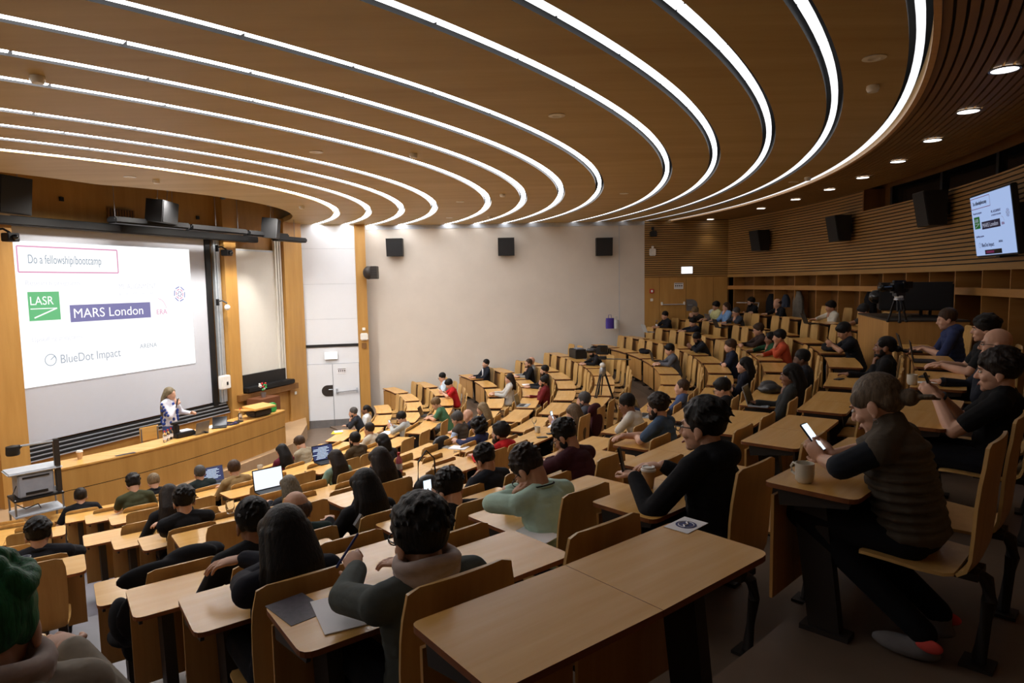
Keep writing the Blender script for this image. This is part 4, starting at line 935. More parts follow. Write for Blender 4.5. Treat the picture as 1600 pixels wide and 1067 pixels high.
# ================================================================== PEOPLE
SKIN = {}
def skin(c):
    if c not in SKIN:
        m, nt, b = base('skin_%d' % len(SKIN), .55); tc = nt.nodes.new('ShaderNodeTexCoord'); n = noise(nt, 9, tc.outputs['Object']); cc = srgb(*c)
        r = ramp(nt, n.outputs[0], [(.3, tuple(x*.9 for x in cc[:3])+(1,)), (.7, tuple(min(1, x*1.08) for x in cc[:3])+(1,))]); nt.links.new(r.outputs[0], b.inputs['Base Color'])
        b.inputs['Subsurface Weight'].default_value = .08; b.inputs['Subsurface Radius'].default_value = (.02, .008, .005); SKIN[c] = m
    return SKIN[c]
CLOTH = {}
def cloth(c, rough=.9):
    if c not in CLOTH:
        m, nt, b = base('cloth_%d' % len(CLOTH), rough, 0, .25); tc = nt.nodes.new('ShaderNodeTexCoord'); n = noise(nt, 6, tc.outputs['Object'], 5); cc = srgb(*c)
        r = ramp(nt, n.outputs[0], [(.3, tuple(x*.82 for x in cc[:3])+(1,)), (.7, tuple(min(1, x*1.12) for x in cc[:3])+(1,))]); nt.links.new(r.outputs[0], b.inputs['Base Color'])
        mp = nt.nodes.new('ShaderNodeMapping'); mp.inputs['Scale'].default_value = (5, 5, 9); nt.links.new(tc.outputs['Object'], mp.inputs[0]); n2 = noise(nt, 1.6, mp.outputs[0], 3, .5); bump(nt, b, n2.outputs[0], .55, .02); CLOTH[c] = m
    return CLOTH[c]
HAIRM = {}
def hairm(c):
    if c not in HAIRM:
        m, nt, b = base('hair_%d' % len(HAIRM), .5, 0, .22); tc = nt.nodes.new('ShaderNodeTexCoord'); mp = nt.nodes.new('ShaderNodeMapping'); mp.inputs['Scale'].default_value = (60, 60, 7); nt.links.new(tc.outputs['Object'], mp.inputs[0])
        n = noise(nt, 1.5, mp.outputs[0], 4); cc = srgb(*c); r = ramp(nt, n.outputs[0], [(.3, tuple(x*.25 for x in cc[:3])+(1,)), (.7, tuple(min(1, x*.8) for x in cc[:3])+(1,))]); nt.links.new(r.outputs[0], b.inputs['Base Color']); bump(nt, b, n.outputs[0], .8, .006); HAIRM[c] = m
    return HAIRM[c]
EYE_M = plain('eye_dark', srgb(30, 24, 22), .2); LIP_M = plain('lip', srgb(150, 86, 80), .5); WHITE_M = plain('eye_white', srgb(220, 214, 206), .3)
def melt(name, g, mat, parent, vox, smooth=4, label=None):
    # overlapping rounded shapes become one continuous surface
    me = bpy.data.meshes.new(name); me.from_pydata([tuple(v) for v in g.v], [], g.f); me.materials.append(mat)
    bm = bmesh.new(); bm.from_mesh(me); bmesh.ops.recalc_face_normals(bm, faces=bm.faces[:]); bm.to_mesh(me); bm.free()
    o = link(name, me, parent)
    r = o.modifiers.new('melt', 'REMESH'); r.mode = 'VOXEL'; r.voxel_size = vox; r.adaptivity = 0
    s = o.modifiers.new('soft', 'SMOOTH'); s.factor = .5; s.iterations = smooth
    if label: o['label'] = label
    PENDING.append(o); return o
def ik(S, W, a, b, hint):
    d = W-S; L = d.length; mx = .985*(a+b)
    if L > mx: W = S+d*(mx/L); L = mx; d = W-S
    u = d/L; x = (a*a-b*b+L*L)/(2*L); h = math.sqrt(max(0, a*a-x*x)); p = hint-u*hint.dot(u); p.normalize()
    return S+u*x+p*h, W
def hand_geo(g, W, d, n, sgn, vox, curl=.5, M_=None, spread=.0):
    d = d.normalized(); n = (n-d*n.dot(d)).normalized(); ac = n.cross(d)*sgn      # ac points to the thumb side
    fat = max(.0075, vox*.95)
    pc = W+d*.048; R = Matrix((ac, d, n)).transposed()
    g.ell(pc, (.040, .052, max(.016, vox*1.2)), R, M=M_)
    for i, (L, o) in enumerate(((.074, .030), (.084, .010), (.078, -.010), (.060, -.029))):
        b0 = W+d*(.088-(.006 if i in (0, 3) else 0))+ac*o; cu = curl*(1+.12*i)
        d1 = (d*math.cos(cu*.6)+n*math.sin(cu*.6)+ac*(o*spread*8)).normalized(); d2 = (d*math.cos(cu*1.5)+n*math.sin(cu*1.5)).normalized(); d3 = (d*math.cos(cu*2.2)+n*math.sin(cu*2.2)).normalized()
        p1 = b0+d1*L*.45; p2 = p1+d2*L*.32; p3 = p2+d3*L*.23
        g.chain([b0-d*.02, p1, p2, p3], [fat*1.15, fat*1.08, fat, fat*.85], 8, M=M_)
    t0 = W+d*.022+ac*.030; t1 = t0+(d*.55+ac*.75+n*.25).normalized()*.036; t2 = t1+(d*.9+ac*.25+n*.4*curl).normalized()*.030
    g.chain([t0, t1, t2], [fat*1.5, fat*1.25, fat], 8, M=M_)
def head_geo(g, HM, female=False, ears=True):
    e = lambda c, r: g.ell(c, r, n=16, k=10, M=HM)
    e((0, -.010, .030), (.074, .094, .090)); e((0, .020, -.015), (.068, .076, .080)); e((0, .034, -.062), (.052 if female else .056, .058, .052))
    e((0, .074, -.098), (.022, .020, .018)); e((0, .085, .018), (.046, .014, .012))
    for s in (-1, 1): e((s*.036, .066, -.035), (.024, .024, .022))
    g.cap((0, .094, .006), (0, .112, -.030), .008, .0125, M=HM); e((0, .104, -.034), (.016, .012, .010)); e((0, .090, -.066), (.023, .013, .010)); e((0, .080, -.082), (.02, .012, .008))
    if ears:
        for s in (-1, 1): e((s*.077, -.006, -.018), (.010, .021, .031)); e((s*.079, .0, -.045), (.007, .010, .012))
def hair_geo(g, HM, style, rnd, vox, N=None, t=None):
    e = lambda c, r: g.ell(c, r, n=16, k=10, M=HM); k = lambda a, b, r0, r1: g.cap(a, b, r0, r1, 10, M=HM)
    if style in ('buzz', 'short', 'full', 'wavy', 'bowl', 'curly', 'crop'):
        t = {'buzz': .003, 'crop': .007, 'short': .011, 'full': .017, 'wavy': .02, 'bowl': .016, 'curly': .012}[style]
        e((0, -.017, .044), (.074+t, .094+t*.7, .082+t)); e((0, -.048, .004), (.062+t*.5, .050+t*.5, .052)); 
        for s in (-1, 1): e((s*.056, -.012, .012), (.022+t*.6, .050, .050))
        for s in (-1, 1): e((s*.068, .022, .012), (.008+t*.3, .012, .034))
        if style in ('full', 'wavy', 'bowl'): e((0, .052, .082), (.056, .042, .034)); e((.02, .066, .070), (.040, .030, .024))
        if style == 'bowl': e((0, .078, .050), (.060, .022, .026))
        if style == 'wavy':
            for i in range(16): a = rnd.uniform(0, 6.28); b = rnd.uniform(.1, 1.3); e((.082*math.cos(a)*math.cos(b), -.015+.098*math.sin(a)*math.cos(b), .045+.092*math.sin(b)), (.024, .024, .018))
        if style == 'curly':
            for i in range(46): a = rnd.uniform(0, 6.28); b = rnd.uniform(-.2, 1.45); e((.084*math.cos(a)*math.cos(b), -.022+.090*math.sin(a)*math.cos(b), .05+.094*math.sin(b)), (.022, .022, .022))
        if vox < .009 and style in ('short', 'full', 'bowl', 'crop', 'wavy'):
            for i in range(150):
                a = rnd.uniform(0, 6.28); b = rnd.uniform(-.15, 1.5); c = Vector((math.cos(a)*math.cos(b), math.sin(a)*math.cos(b), math.sin(b)))
                p = Vector((c.x*(.073+t), -.017+c.y*(.093+t*.7), .044+c.z*(.081+t)))
                if p.y > .05 and p.z < .07: continue
                d = (Vector((c.y*.4, -.5, -.35))+c*.25).normalized(); k(p, p+d*rnd.uniform(.018, .032), .0085, .004)
    if style == 'balding':
        e((0, -.060, .005), (.072, .052, .062)); 
        for s in (-1, 1): e((s*.068, -.028, .012), (.016, .052, .040))
    if style in ('bun', 'pony'):
        e((0, -.017, .036), (.079, .098, .088)); e((0, -.052, -.002), (.070, .054, .058)); [e((s*.062, .022, .034), (.019, .050, .040)) for s in (-1, 1)]
    if style in ('long', 'verylong', 'bob', 'bigcurl'):
        e((0, -.018, .038), (.082, .100, .090)); e((0, -.052, -.008), (.074, .056, .066))
        for s in (-1, 1): e((s*.060, .018, .040), (.028, .056, .046))
        for s in (-1, 1): e((s*.074, -.018, -.005), (.016, .044, .048))
    if style == 'bob':
        for s in (-1, 1): k((s*.076, -.02, .02), (s*.078, -.015, -.105), .034, .026)
        k((0, -.075, .0), (0, -.075, -.11), .062, .050); k((-.05, -.06, -.02), (-.05, -.06, -.115), .04, .034); k((.05, -.06, -.02), (.05, -.06, -.115), .04, .034)
    if style in ('long', 'verylong'):
        L = .17 if style == 'long' else .37; hp_ = lambda p: HM @ Vector(p)
        for i in range(13):
            x = (i-6)/6; bk = math.sqrt(max(0, 1-x*x)); ln = L*rnd.uniform(.82, 1.05)
            a0 = hp_((.070*x, -.020-.070*bk, .03)); a1 = N+Vector((.095*x, -.045-.072*bk, .055)); a2 = N-t*ln*.5+Vector((.125*x, -.050-.088*bk, 0)); a3 = N-t*ln+Vector((.12*x+rnd.uniform(-.01, .01), -.060-.090*bk, 0))
            g.chain([a0, a1, a2, a3], [.030, .030, .027, .010], 9)
    if style == 'bun':
        pass
        e((0, -.122, -.02), (.036, .036, .036)); 
        for i in range(6): k((0, -.14, -.025), (rnd.uniform(-.03, .03), -.19-rnd.uniform(0, .02), -.05-rnd.uniform(-.01, .02)), .012, .006)
    if style == 'pony':
        e((0, -.112, .02), (.032, .032, .032)); k((0, -.125, .015), (0, -.165, -.10), .030, .034); k((0, -.165, -.10), (0, -.15, -.20), .034, .014)
    if style == 'bigcurl':
        for i in range(90):
            a = rnd.uniform(0, 6.28); b = rnd.uniform(-1.1, 1.5); r = .115
            x, y, z = (r*.95)*math.cos(a)*math.cos(b), -.035+r*math.sin(a)*math.cos(b), .02+.125*math.sin(b)
            if y > .035 and z < .06: continue
            e((x, y, z), (.032, .032, .03))
POSES = {}
def person(key, label, px, py, row, pose='desk', lean=None, yaw=0, pitch=8, turn=0, hair='short', hc=(30, 24, 20), sk=(196, 150, 124), top=(30, 30, 34), sleeve='long', pants=(26, 28, 36), fem=False,
           beard=None, glasses=False, extra=(), pos=None, ztop=None, shoes=(30, 30, 30), tuck=0.0, scale=1.0, dfix=None, detail=1.0, roll=0, cap=None):
    rnd = random.Random(sum(map(ord, key))*7+len(key)); r, zf = ROW[row]
    sw = .158 if fem else .178
    # find the lean that puts the head on the line of sight while the hips stay on the seat
    def chain_(L, m=1.0):
        t = Vector((0, math.sin(L), math.cos(L)))*m; H = Vector((0, 0, .515)); N = H+t*.485
        hp = math.radians(pitch)+L*.35; HC = N+Vector((0, math.sin(L)*.06+.02, .075))+Vector((0, .05*math.sin(hp), .055*math.cos(hp)))
        return H, t, N, HC, hp
    best = None
    for m in ([1.0] if pos is not None else [.74+.03*i for i in range(11)]):
        for Ld in ([lean] if lean is not None else range(-4, 40, 2)):
            L = math.radians(Ld); H, t, N, HC, hp = chain_(L, m); zt = (HC.z+.135)*scale if ztop is None else ztop
            q = at(px, py, zf+zt); d = rad(q)-r; f = (HC.y-.02)*scale
            ok = q.y > 0 and q.y < 40; hip = d+f
            c = abs(hip-.54)+abs(Ld-8)*.0025+abs(m-.95)*.25 if ok else 9
            if best is None or c < best[0]: best = (c, L, hip, q, m)
    L = best[1]; H, t, N, HC, hp = chain_(L, best[4]); f = (HC.y-.02)*scale
    if pos is not None: base_ = Vector(pos); ang = math.radians(turn)
    else:
        hip = min(max(best[2], .46), .67 if row == 'A' else .575)
        if abs(hip-best[2]) < .02: q = best[3]
        else:
            # keep the azimuth of the line of sight, put the head on its circle
            rr = r+hip-f; dr = ray(px, py); a_ = dr.x*dr.x+dr.y*dr.y; b_ = -2*(dr.x*CX+dr.y*CY); c_ = CX*CX+CY*CY-rr*rr; D_ = b_*b_-4*a_*c_
            if D_ < 0: D_ = 0
            s0 = (-b_-math.sqrt(D_))/(2*a_); s1 = (-b_+math.sqrt(D_))/(2*a_)
            qs = [EYE+dr*s for s in (s0, s1) if s > .3]
            q = min(qs, key=lambda v: abs(v.z-(zf+1.26)))
        th = theta(q); base_ = pol(r+hip, th, zf); ang = math.radians(th+turn)
        OCC[key] = (row, th, base_.copy())
        if abs(hip-best[2]) > .08: print('PLACE', key, row, 'sc', round(scale, 2), 'L', round(math.degrees(L)), 'hip', round(best[2], 2), 'y', round(base_.y, 2), 'th', round(th, 1), 'dz', round(q.z-(zf+HC.z+.125), 2))
    T = thing('person', label, 'person', base_, ang); T.scale = (scale,)*3
    dist = max(1.2, (base_-EYE).length); vox = min(.020, max(.0038, dist*.00115))/detail/scale
    S = {s: H+t*.435+Vector((s*sw, 0, 0)) for s in (-1, 1)}
    HM = Matrix.Translation(HC) @ Matrix.Rotation(math.radians(yaw), 4, 'Z') @ Matrix.Rotation(-hp, 4, 'X') @ Matrix.Rotation(math.radians(roll), 4, 'Y') @ Matrix.Scale(1.07, 4)
    hm = lambda p: HM @ Vector(p)
    dz = DH+.03
    # arms: wrist, finger direction, palm normal for the right (1) and left (-1) hand
    up, dn_, fw = Vector((0, 0, 1)), Vector((0, 0, -1)), Vector((0, 1, 0))
    A = {}
    fy = .0
    D0 = .30+max(0, math.sin(L))*.22
    def desk_(s, x=.13, y=None, cross=.45): return (Vector((s*x, (D0+.06) if y is None else y, dz+.012)), Vector((-s*cross, .9, 0)), dn_, .35)
    for s in (-1, 1): A[s] = desk_(s)
    def chin_(s): return (hm((s*.035, .105, -.205)), Vector((-s*.25, -.05, 1)), Vector((-s*.3, -1, 0)), 1.0)
    def brow_(s): return (hm((s*.075, .150, -.095)), Vector((-s*.35, -.45, .9)), Vector((-s*.5, -.9, -.2)), .55)
    def crown_(s): return (hm((s*.085, .135, -.035)), Vector((-s*.2, -.75, .75)), Vector((-s*.4, -.6, -.5)), .6)
    if pose == 'type':
        for s in (-1, 1): A[s] = (Vector((s*.095, D0+.03, dz+.03)), Vector((-s*.12, 1, -.05)), dn_, .45)
    elif pose == 'chinR': A[1] = chin_(1); A[-1] = desk_(-1, .04, None, -.9)
    elif pose == 'chinL': A[-1] = chin_(-1); A[1] = desk_(1, .04, None, -.9)
    elif pose == 'chin2': A = {s: chin_(s) for s in (-1, 1)}
    elif pose == 'browL': A[-1] = brow_(-1); A[1] = desk_(1, .02, None, -.9)
    elif pose == 'browR': A[1] = brow_(1); A[-1] = desk_(-1, .02, None, -.9)
    elif pose == 'brow2': A = {s: brow_(s) for s in (-1, 1)}
    elif pose == 'crownL': A[-1] = crown_(-1); A[1] = desk_(1, .03, None, -.9)
    elif pose == 'cross':
        for s in (-1, 1): A[s] = (H+t*.24+Vector((-s*.10, .20, .01*s)), Vector((-s, -.1, .1)), Vector((0, -1, 0)), .3)
    elif pose == 'lap':
        for s in (-1, 1): A[s] = (Vector((s*.11, .24, .63)), Vector((-s*.5, .8, -.1)), dn_, .5)
    elif pose == 'phone':
        for s in (-1, 1): A[s] = (Vector((s*.052, D0+.00, dz+(.0 if key == 'vestW' else .10))), Vector((-s*.16, .72, .55)), Vector((-s*.85, .1, .25)), .85)
    elif pose == 'fold': 
        for s in (-1, 1): A[s] = (Vector((-s*.06, D0+.10+.05*s, dz+.02+.02*(s > 0))), Vector((-s, .25, 0)), dn_, .4)
    elif pose == 'write': A[-1] = (Vector((-.06, D0+.12, dz+.03)), Vector((.1, .9, .25)), Vector((.6, 0, -.8)), .9); A[1] = desk_(1)
    elif pose == 'mic':
        A[1] = (hm((.03, .13, -.20)), Vector((-.25, .15, .95)), Vector((-1, -.3, 0)), 1.0); A[-1] = (H+Vector((-.24, .30, .18)), Vector((.1, .9, .3)), Vector((.6, 0, -.8)), .8)
    elbows = {}; wr = {}
    for s in (-1, 1):
        W, d, n, cu = A[s]; W = W.copy()
        high = W.z > H.z+.42
        hint = Vector((s*.55, .15, -1)) if not high else Vector((s*.45, .65, -1))
        if high and pose != 'mic':
            E0 = Vector((s*.17, max(.16, min(W.y, .45)), dz+.02)); E = W+(E0-W).normalized()*.262
        else: E, W = ik(S[s], W, .285, .255, hint)
        if not pose == 'mic' and E.z < dz+.03 and E.y > .20: E.z = dz+.03
        elbows[s] = E; wr[s] = W
    # legs
    legs = {}
    for s in (-1, 1):
        hipj = H+Vector((s*.085, .0, -.035))
        if pose == 'mic': kn = hipj+Vector((s*.02, .02, -.42)); an = kn+Vector((0, -.02, -.41)); legs[s] = (hipj, kn, an)
        else:
            kn = Vector((s*.125, .42, .515)); an = Vector((s*.12, .38-tuck, .09 if tuck < .2 else .12)); legs[s] = (hipj, kn, an)
    # ---- body
    g = G(); head_geo(g, HM, fem)
    g.cap(N-t*.05+Vector((0, -.01, 0)), hm((0, -.018, -.045)), .052 if fem else .058, .048 if fem else .054)
    g.cap(S[-1]*.75+N*.25-t*.02, S[1]*.75+N*.25-t*.02, .040, .040)
    g.ell(H+t*.30, (.125, .076, .15)); g.ell(H+t*.14, (.115, .078, .13)); g.ell(H, (.135, .09, .09))
    for s in (-1, 1):
        W, d, n, cu = A[s]; ar = .040 if fem else .046
        g.chain([S[s], elbows[s], wr[s]], [ar+.008, ar-.004, .028 if fem else .031])
        g.chain([elbows[s], elbows[s].lerp(wr[s], .3), wr[s]], [ar-.004, ar-.001, .029])
        hand_geo(g, wr[s], d, n, s, vox, cu)
        if tuck or pose == 'mic' or dist < 14: g.chain(list(legs[s]), [.075, .055, .038])
    melt('body', g, skin(sk), T, vox, 3)
    if dist < 9:
        g = G(); w2 = G()
        for s in (-1, 1): w2.ell((s*.032, .083, .000), (.0135, .009, .0075), n=10, k=6, M=HM); g.ell((s*.032, .0895, .000), (.0062, .004, .0062), n=10, k=6, M=HM)
        part('eye_white', w2, WHITE_M, T, 180) if False else None
        for s in (-1, 1):
            e_ = G(); e_.ell((s*.032, .084, .000), (.0135, .010, .0075), n=10, k=6, M=HM); eo = part('eye', e_, WHITE_M, T, 180)
            e_ = G(); e_.ell((s*.032, .0925, .000), (.0062, .0035, .0062), n=10, k=6, M=HM); part('iris', e_, EYE_M, eo, 180)
            e_ = G(); e_.cap((s*.016, .098, .020), (s*.050, .086, .020), .004, .003, 8, M=HM); part('eyebrow', e_, hairm(hc), T, 180)
        g = G(); g.cap((-.018, .1015, -.074), (.018, .1015, -.074), .0045, n=8, M=HM); part('lips', g, LIP_M, T, 180)
    # ---- garments
    thick = .013
    def torso(g, th=thick, hem=.0, fat=1.0):
        ws = (.160, .156, .148, .148, .156, .162, .158, .130) if not fem else (.162, .152, .134, .128, .136, .146, .144, .118)
        for k in range(8):
            f_ = k/7; g.ell(H+t*(.0+.42*f_)+Vector((0, .0, 0)), (ws[k]*fat+th, (.116-.012*f_)*fat+th, .085))
        for s in (-1, 1): g.cap(N+Vector((s*.03, -.012, -.01)), S[s], .062+th*.5, .054+th*.6)
        g.cap(S[-1]*.9+N*.1, S[1]*.9+N*.1, .058+th*.6, .058+th*.6); g.ell(N-t*.035, (.085, .075, .05))
        for s in (-1, 1): g.ell(S[s], (.056+th*.6,)*3)
    def sleeves(g, kind, th=thick):
        ar = .046
        for s in (-1, 1):
            if kind == 'none': continue
            if kind == 'short': g.chain([S[s], S[s].lerp(elbows[s], .68)], [ar+th+.006, ar+th])
            elif kind == 'half': g.chain([S[s], elbows[s]], [ar+th, ar+th-.004]); g.cap(elbows[s], elbows[s].lerp(wr[s], .12), ar+th-.006)
            else: g.chain([S[s], elbows[s], elbows[s].lerp(wr[s], .93)], [ar+th, ar+th-.004, .034+th*.6])
    if cap != 'nothing':
        g = G(); torso(g); sleeves(g, sleeve)
        if 'hood' in extra: g.ell(N+Vector((0, -.075, .0)), (.115, .065, .06)); g.ell(N+Vector((0, -.05, .03)), (.10, .07, .04))
        nm = 'jacket' if 'jacket' in extra else 'hoodie' if 'hood' in extra else 'shirt'
        melt(nm, g, cloth(top), T, max(vox, .008), 4)
    if 'collar' in extra or 'jacket' in extra:
        g = G(); cM = Matrix.Translation(N+t*.012) @ Matrix.Rotation(-L*.6, 4, 'X')
        g.tube([cM @ Vector((.068*math.cos(a), .062*math.sin(a)-.004, .012*(-math.sin(a)))) for a in [2*math.pi*k/20 for k in range(20)]], .017, 8, closed=True); part('collar', g, cloth(top if 'jacket' not in extra else tuple(int(c*.8) for c in top)), T, 180)
    if 'shirtfront' in extra:
        g = G(); g.ell(H+t*.36+Vector((0, .112, 0)), (.05, .03, .13)); part('shirt_front', g, cloth((214, 216, 220)), T, 180)
        g = G(); g.ell(H+t*.34+Vector((0, .142, 0)), (.016, .01, .11)); part('tie', g, cloth((30, 34, 60)), T, 180)
    if 'vest' in extra or 'puffer' in extra:
        vc = {'vest': (74, 66, 58), 'puffer': (84, 76, 66)}['puffer' if 'puffer' in extra else 'vest']
        if key == 'grayvest': vc = (86, 88, 96)
        g = G()
        if 'puffer' in extra:
            for i in range(10): f_ = i/9; wd = .150+.028*math.sin(math.pi*min(1, f_*1.15+.1)); g.ell(H+t*(.0+.43*f_), (wd+.030, .118+.026, .034))
            torso(g, .022); g.cap(N+t*.0, N+t*.045, .082, .076)
        else: torso(g, .030)
        melt('vest', g, cloth(vc), T, max(vox*.9, .006), 2, 'sleeveless vest worn over the shirt')
    if 'scarf' in extra:
        g = G()
        for k in range(4):
            g.tube([N+Vector(((.082+.012*k % .02)*math.cos(a), .078*math.sin(a)-.005, .005+.022*k+.012*math.sin(a*2+k*1.7))) for a in [2*math.pi*j/18 for j in range(18)]], .024, 8, closed=True)
        melt('scarf', g, cloth((178, 164, 158)), T, max(vox, .007), 3)
    if 'argyle' in extra:
        g = G()
        for i, (x, z_) in enumerate(((-.12, .40), (-.02, .30), (.09, .20), (.12, .40), (-.1, .18))):
            c = H+t*z_+Vector((x, -.135+abs(x)*.12, 0)); s_ = .055
            g.add([c+Vector((-s_, 0, 0)), c+Vector((0, 0, -s_*1.2)), c+Vector((s_, 0, 0)), c+Vector((0, 0, s_*1.2)), c+Vector((-s_, .03, 0)), c+Vector((0, .03, -s_*1.2)), c+Vector((s_, .03, 0)), c+Vector((0, .03, s_*1.2))], [(0, 1, 2, 3), (7, 6, 5, 4), (0, 4, 5, 1), (1, 5, 6, 2), (2, 6, 7, 3), (3, 7, 4, 0)])
        part('argyle_pattern', g, cloth((128, 128, 130)), T, None, 'grey diamonds knitted into the sweater')
    if 'print' in extra:
        rn = random.Random(5); g = G()
        for i in range(34):
            a = rn.uniform(0, 6.28); z_ = rn.uniform(.02, .44); g.ell(H+t*z_+Vector(((.150 if z_ < .36 else .14)*math.cos(a)*1.08, .118*math.sin(a)*1.08, 0)), (.03, .024, .035), Matrix.Rotation(a, 3, 'Z'), n=8, k=5)
        for s in (-1, 1):
            for k in range(5): c = S[s].lerp(elbows[s], k/4.5); g.ell(c+Vector((s*.05, 0, .0)), (.018, .03, .03), n=8, k=5)
        part('blouse_print', g, cloth((52, 74, 150)), T, 180, 'blue brush marks printed on the blouse')
    if 'lanyard' in extra:
        g = G(); g.tube([N+Vector((.075*math.cos(a), .07*math.sin(a)-.01, .035-.02*math.sin(a))) for a in [math.pi+math.pi*k/12 for k in range(13)]], .004, 6); part('lanyard', g, cloth((24, 24, 26)), T, 180)
    if pose == 'mic' or tuck or dist < 13:
        g = G(); g.ell(H+Vector((0, 0, -.01)), (.168, .125, .105))
        for s in (-1, 1): g.chain(list(legs[s]), [.092, .070, .054])
        melt('trousers', g, cloth(pants), T, max(vox, .010), 4)
        for s in (-1, 1):
            g = G(); an = legs[s][2]; dn2 = Vector((0, 1, -.08 if tuck < .2 else -.5)).normalized(); g.ell(an+dn2*.07+Vector((0, 0, -.045)), (.045, .135, .042)); g.cap(an, an+Vector((0, -.01, -.05)), .048, .045)
            so = melt('shoe', g, cloth(shoes), T, max(vox, .009), 3)
            if tuck: g = G(); g.ell(an+dn2*.0+Vector((s*.035, -.03, -.03)), (.016, .05, .028)); part('shoe_stripe', g, cloth((220, 84, 76)), so, 180)
    # ---- hair, beard, glasses
    if hair not in ('none',):
        g = G(); hair_geo(g, HM, hair, rnd, vox, N, t); melt('hair', g, hairm(hc), T, max(vox*.9, .006), 2 if hair in ('curly', 'bigcurl', 'wavy') else 3)
    if cap:
        if cap == 'cap': g = G(); g.ell((0, -.012, .045), (.090, .108, .092), M=HM, n=16); melt('cap', g, cloth((22, 22, 24)), T, max(vox, .008), 2)
    if beard:
        g = G(); e = lambda c, r_: g.ell(c, r_, n=14, k=8, M=HM)
        b_ = {'stubble': .002, 'short': .008, 'full': .016}[beard]
        e((0, .045, -.086), (.050+b_*.5, .048+b_, .036+b_)); e((0, .086, -.098), (.026, .018+b_, .024+b_))
        for s in (-1, 1): e((s*.056, .022, -.048), (.014+b_*.4, .034, .042))
        e((0, .098, -.056), (.026, .010+b_*.4, .006)); melt('beard', g, hairm(hc), T, max(vox*.9, .006), 2)
    if glasses:
        gl = G()
        for s in (-1, 1):
            gl.tube([hm((s*.034+.024*math.cos(a), .108, .0+.020*math.sin(a))) for a in [2*math.pi*k/16 for k in range(16)]], .0024, 6, closed=True); gl.tube([hm((s*.058, .106, .006)), hm((s*.079, .05, .004)), hm((s*.081, -.01, -.004))], .0024, 6)
        gl.tube([hm((-.010, .110, .004)), hm((.010, .110, .004))], .0024, 6); part('glasses', gl, M['black'], T, 180)
    if 'earring' in extra: g = G(); g.tube([hm((-.084, .002+.008*math.cos(a), -.066+.010*math.sin(a))) for a in [2*math.pi*k/12 for k in range(12)]], .0016, 6, closed=True); part('earring', g, M['steel'], T, 180)
    if 'watch' in extra:
        for s in (1,): c = elbows[s].lerp(wr[s], .93); ax_ = (wr[s]-elbows[s]).normalized(); u_ = ax_.orthogonal().normalized(); v_ = ax_.cross(u_); g = G(); g.tube([c+(u_*math.cos(a)+v_*math.sin(a))*.034 for a in [2*math.pi*k/14 for k in range(14)]], .009, 6, closed=True); part('wrist_watch', g, M['black'], T, 180)
    T['_k'] = key; del T['_k']
    T_INFO[key] = dict(root=T, wr=wr, el=elbows, HM=HM, H=H, N=N, t=t, mw=Matrix.Translation(base_) @ Matrix.Rotation(ang, 4, 'Z') @ Matrix.Scale(scale, 4), ang=ang, base=base_)
    return T
T_INFO = {}
BK = (28, 23, 21); DB = (48, 36, 28); BR = (84, 60, 42); BL = (164, 138, 100); GR = (96, 92, 90); BLK = (24, 24, 28)
S1 = (206, 160, 134); S2 = (176, 128, 98); S3 = (132, 90, 66); S4 = (96, 64, 46)
P_ = person
# lower block, from the left
P_('blackT', 'person with short dark hair and black T-shirt alone beside the equipment trolley', 125, 763, 'L1', 'lap', hair='short', hc=DB, top=BLK, sleeve='short')
P_('olive', 'person with curly dark hair in olive green T-shirt bent over the desk', 208, 743, 'L3', 'write', pitch=35, hair='curly', hc=BK, top=(66, 68, 46), sleeve='short', glasses=True)
P_('blondL', 'person with short blond hair and black jacket behind the olive T-shirt', 240, 741, 'L1', 'desk', pitch=25, hair='full', hc=(150, 126, 96), top=BLK, extra=('jacket',))
P_('lbrown', 'person with long brown hair and black top beside the black sweater', 264, 757, 'M2', 'desk', pitch=20, hair='long', hc=DB, top=BLK, fem=True)
P_('blksweater', 'person with short black hair, glasses and black sweater leaning on both elbows', 287, 760, 'M3', 'fold', pitch=14, hair='short', hc=BK, top=BLK, glasses=True, scale=1.06)
P_('buzzgreen', 'person with cropped grey hair and dark green sweater in front of the dark laptop', 312, 727, 'L2', 'lap', pitch=4, hair='crop', hc=GR, top=(34, 44, 44))
P_('tan', 'person with brown hair and tan shirt typing on a laptop', 366, 720, 'L3', 'type', pitch=16, hair='full', hc=BR, top=(150, 124, 84), extra=('collar',))
P_('blazerL', 'person with short dark hair and black blazer left of the stair aisle', 58, 810, 'M3', 'desk', pitch=10, hair='short', hc=BK, top=(28, 28, 34), extra=('jacket',), scale=1.05)
P_('maroonW', 'person with long dark hair and maroon sweater near the desk end', 441, 693, 'L2', 'chinL', pitch=6, hair='long', hc=BK, top=(94, 28, 42), fem=True)
P_('beige', 'person with wavy brown hair and beige sweater, head bowed', 470, 680, 'L2', 'chin2', pitch=38, hair='wavy', hc=BR, top=(166, 154, 130), sk=S1)
P_('grayblonde', 'person with long ash blond hair in front of a bright white laptop', 452, 742, 'M2', 'type', pitch=8, hair='long', hc=(118, 108, 92), top=(40, 42, 48), fem=True)
P_('baldgreen', 'bald person in dark green sweater seen from behind', 463, 768, 'E', 'desk', pitch=14, hair='balding', hc=(92, 70, 58), top=(28, 44, 40), sk=S2, scale=1.08)
P_('greenW', 'person with very long dark hair and sage green shirt', 525, 702, 'M1', 'lap', pitch=10, hair='verylong', hc=DB, top=(118, 140, 124), fem=True)
P_('brownbeard', 'bearded person with short dark hair and brown shirt', 555, 675, 'L4', 'desk', pitch=4, hair='short', hc=BK, top=(72, 58, 40), beard='full', extra=('collar',))
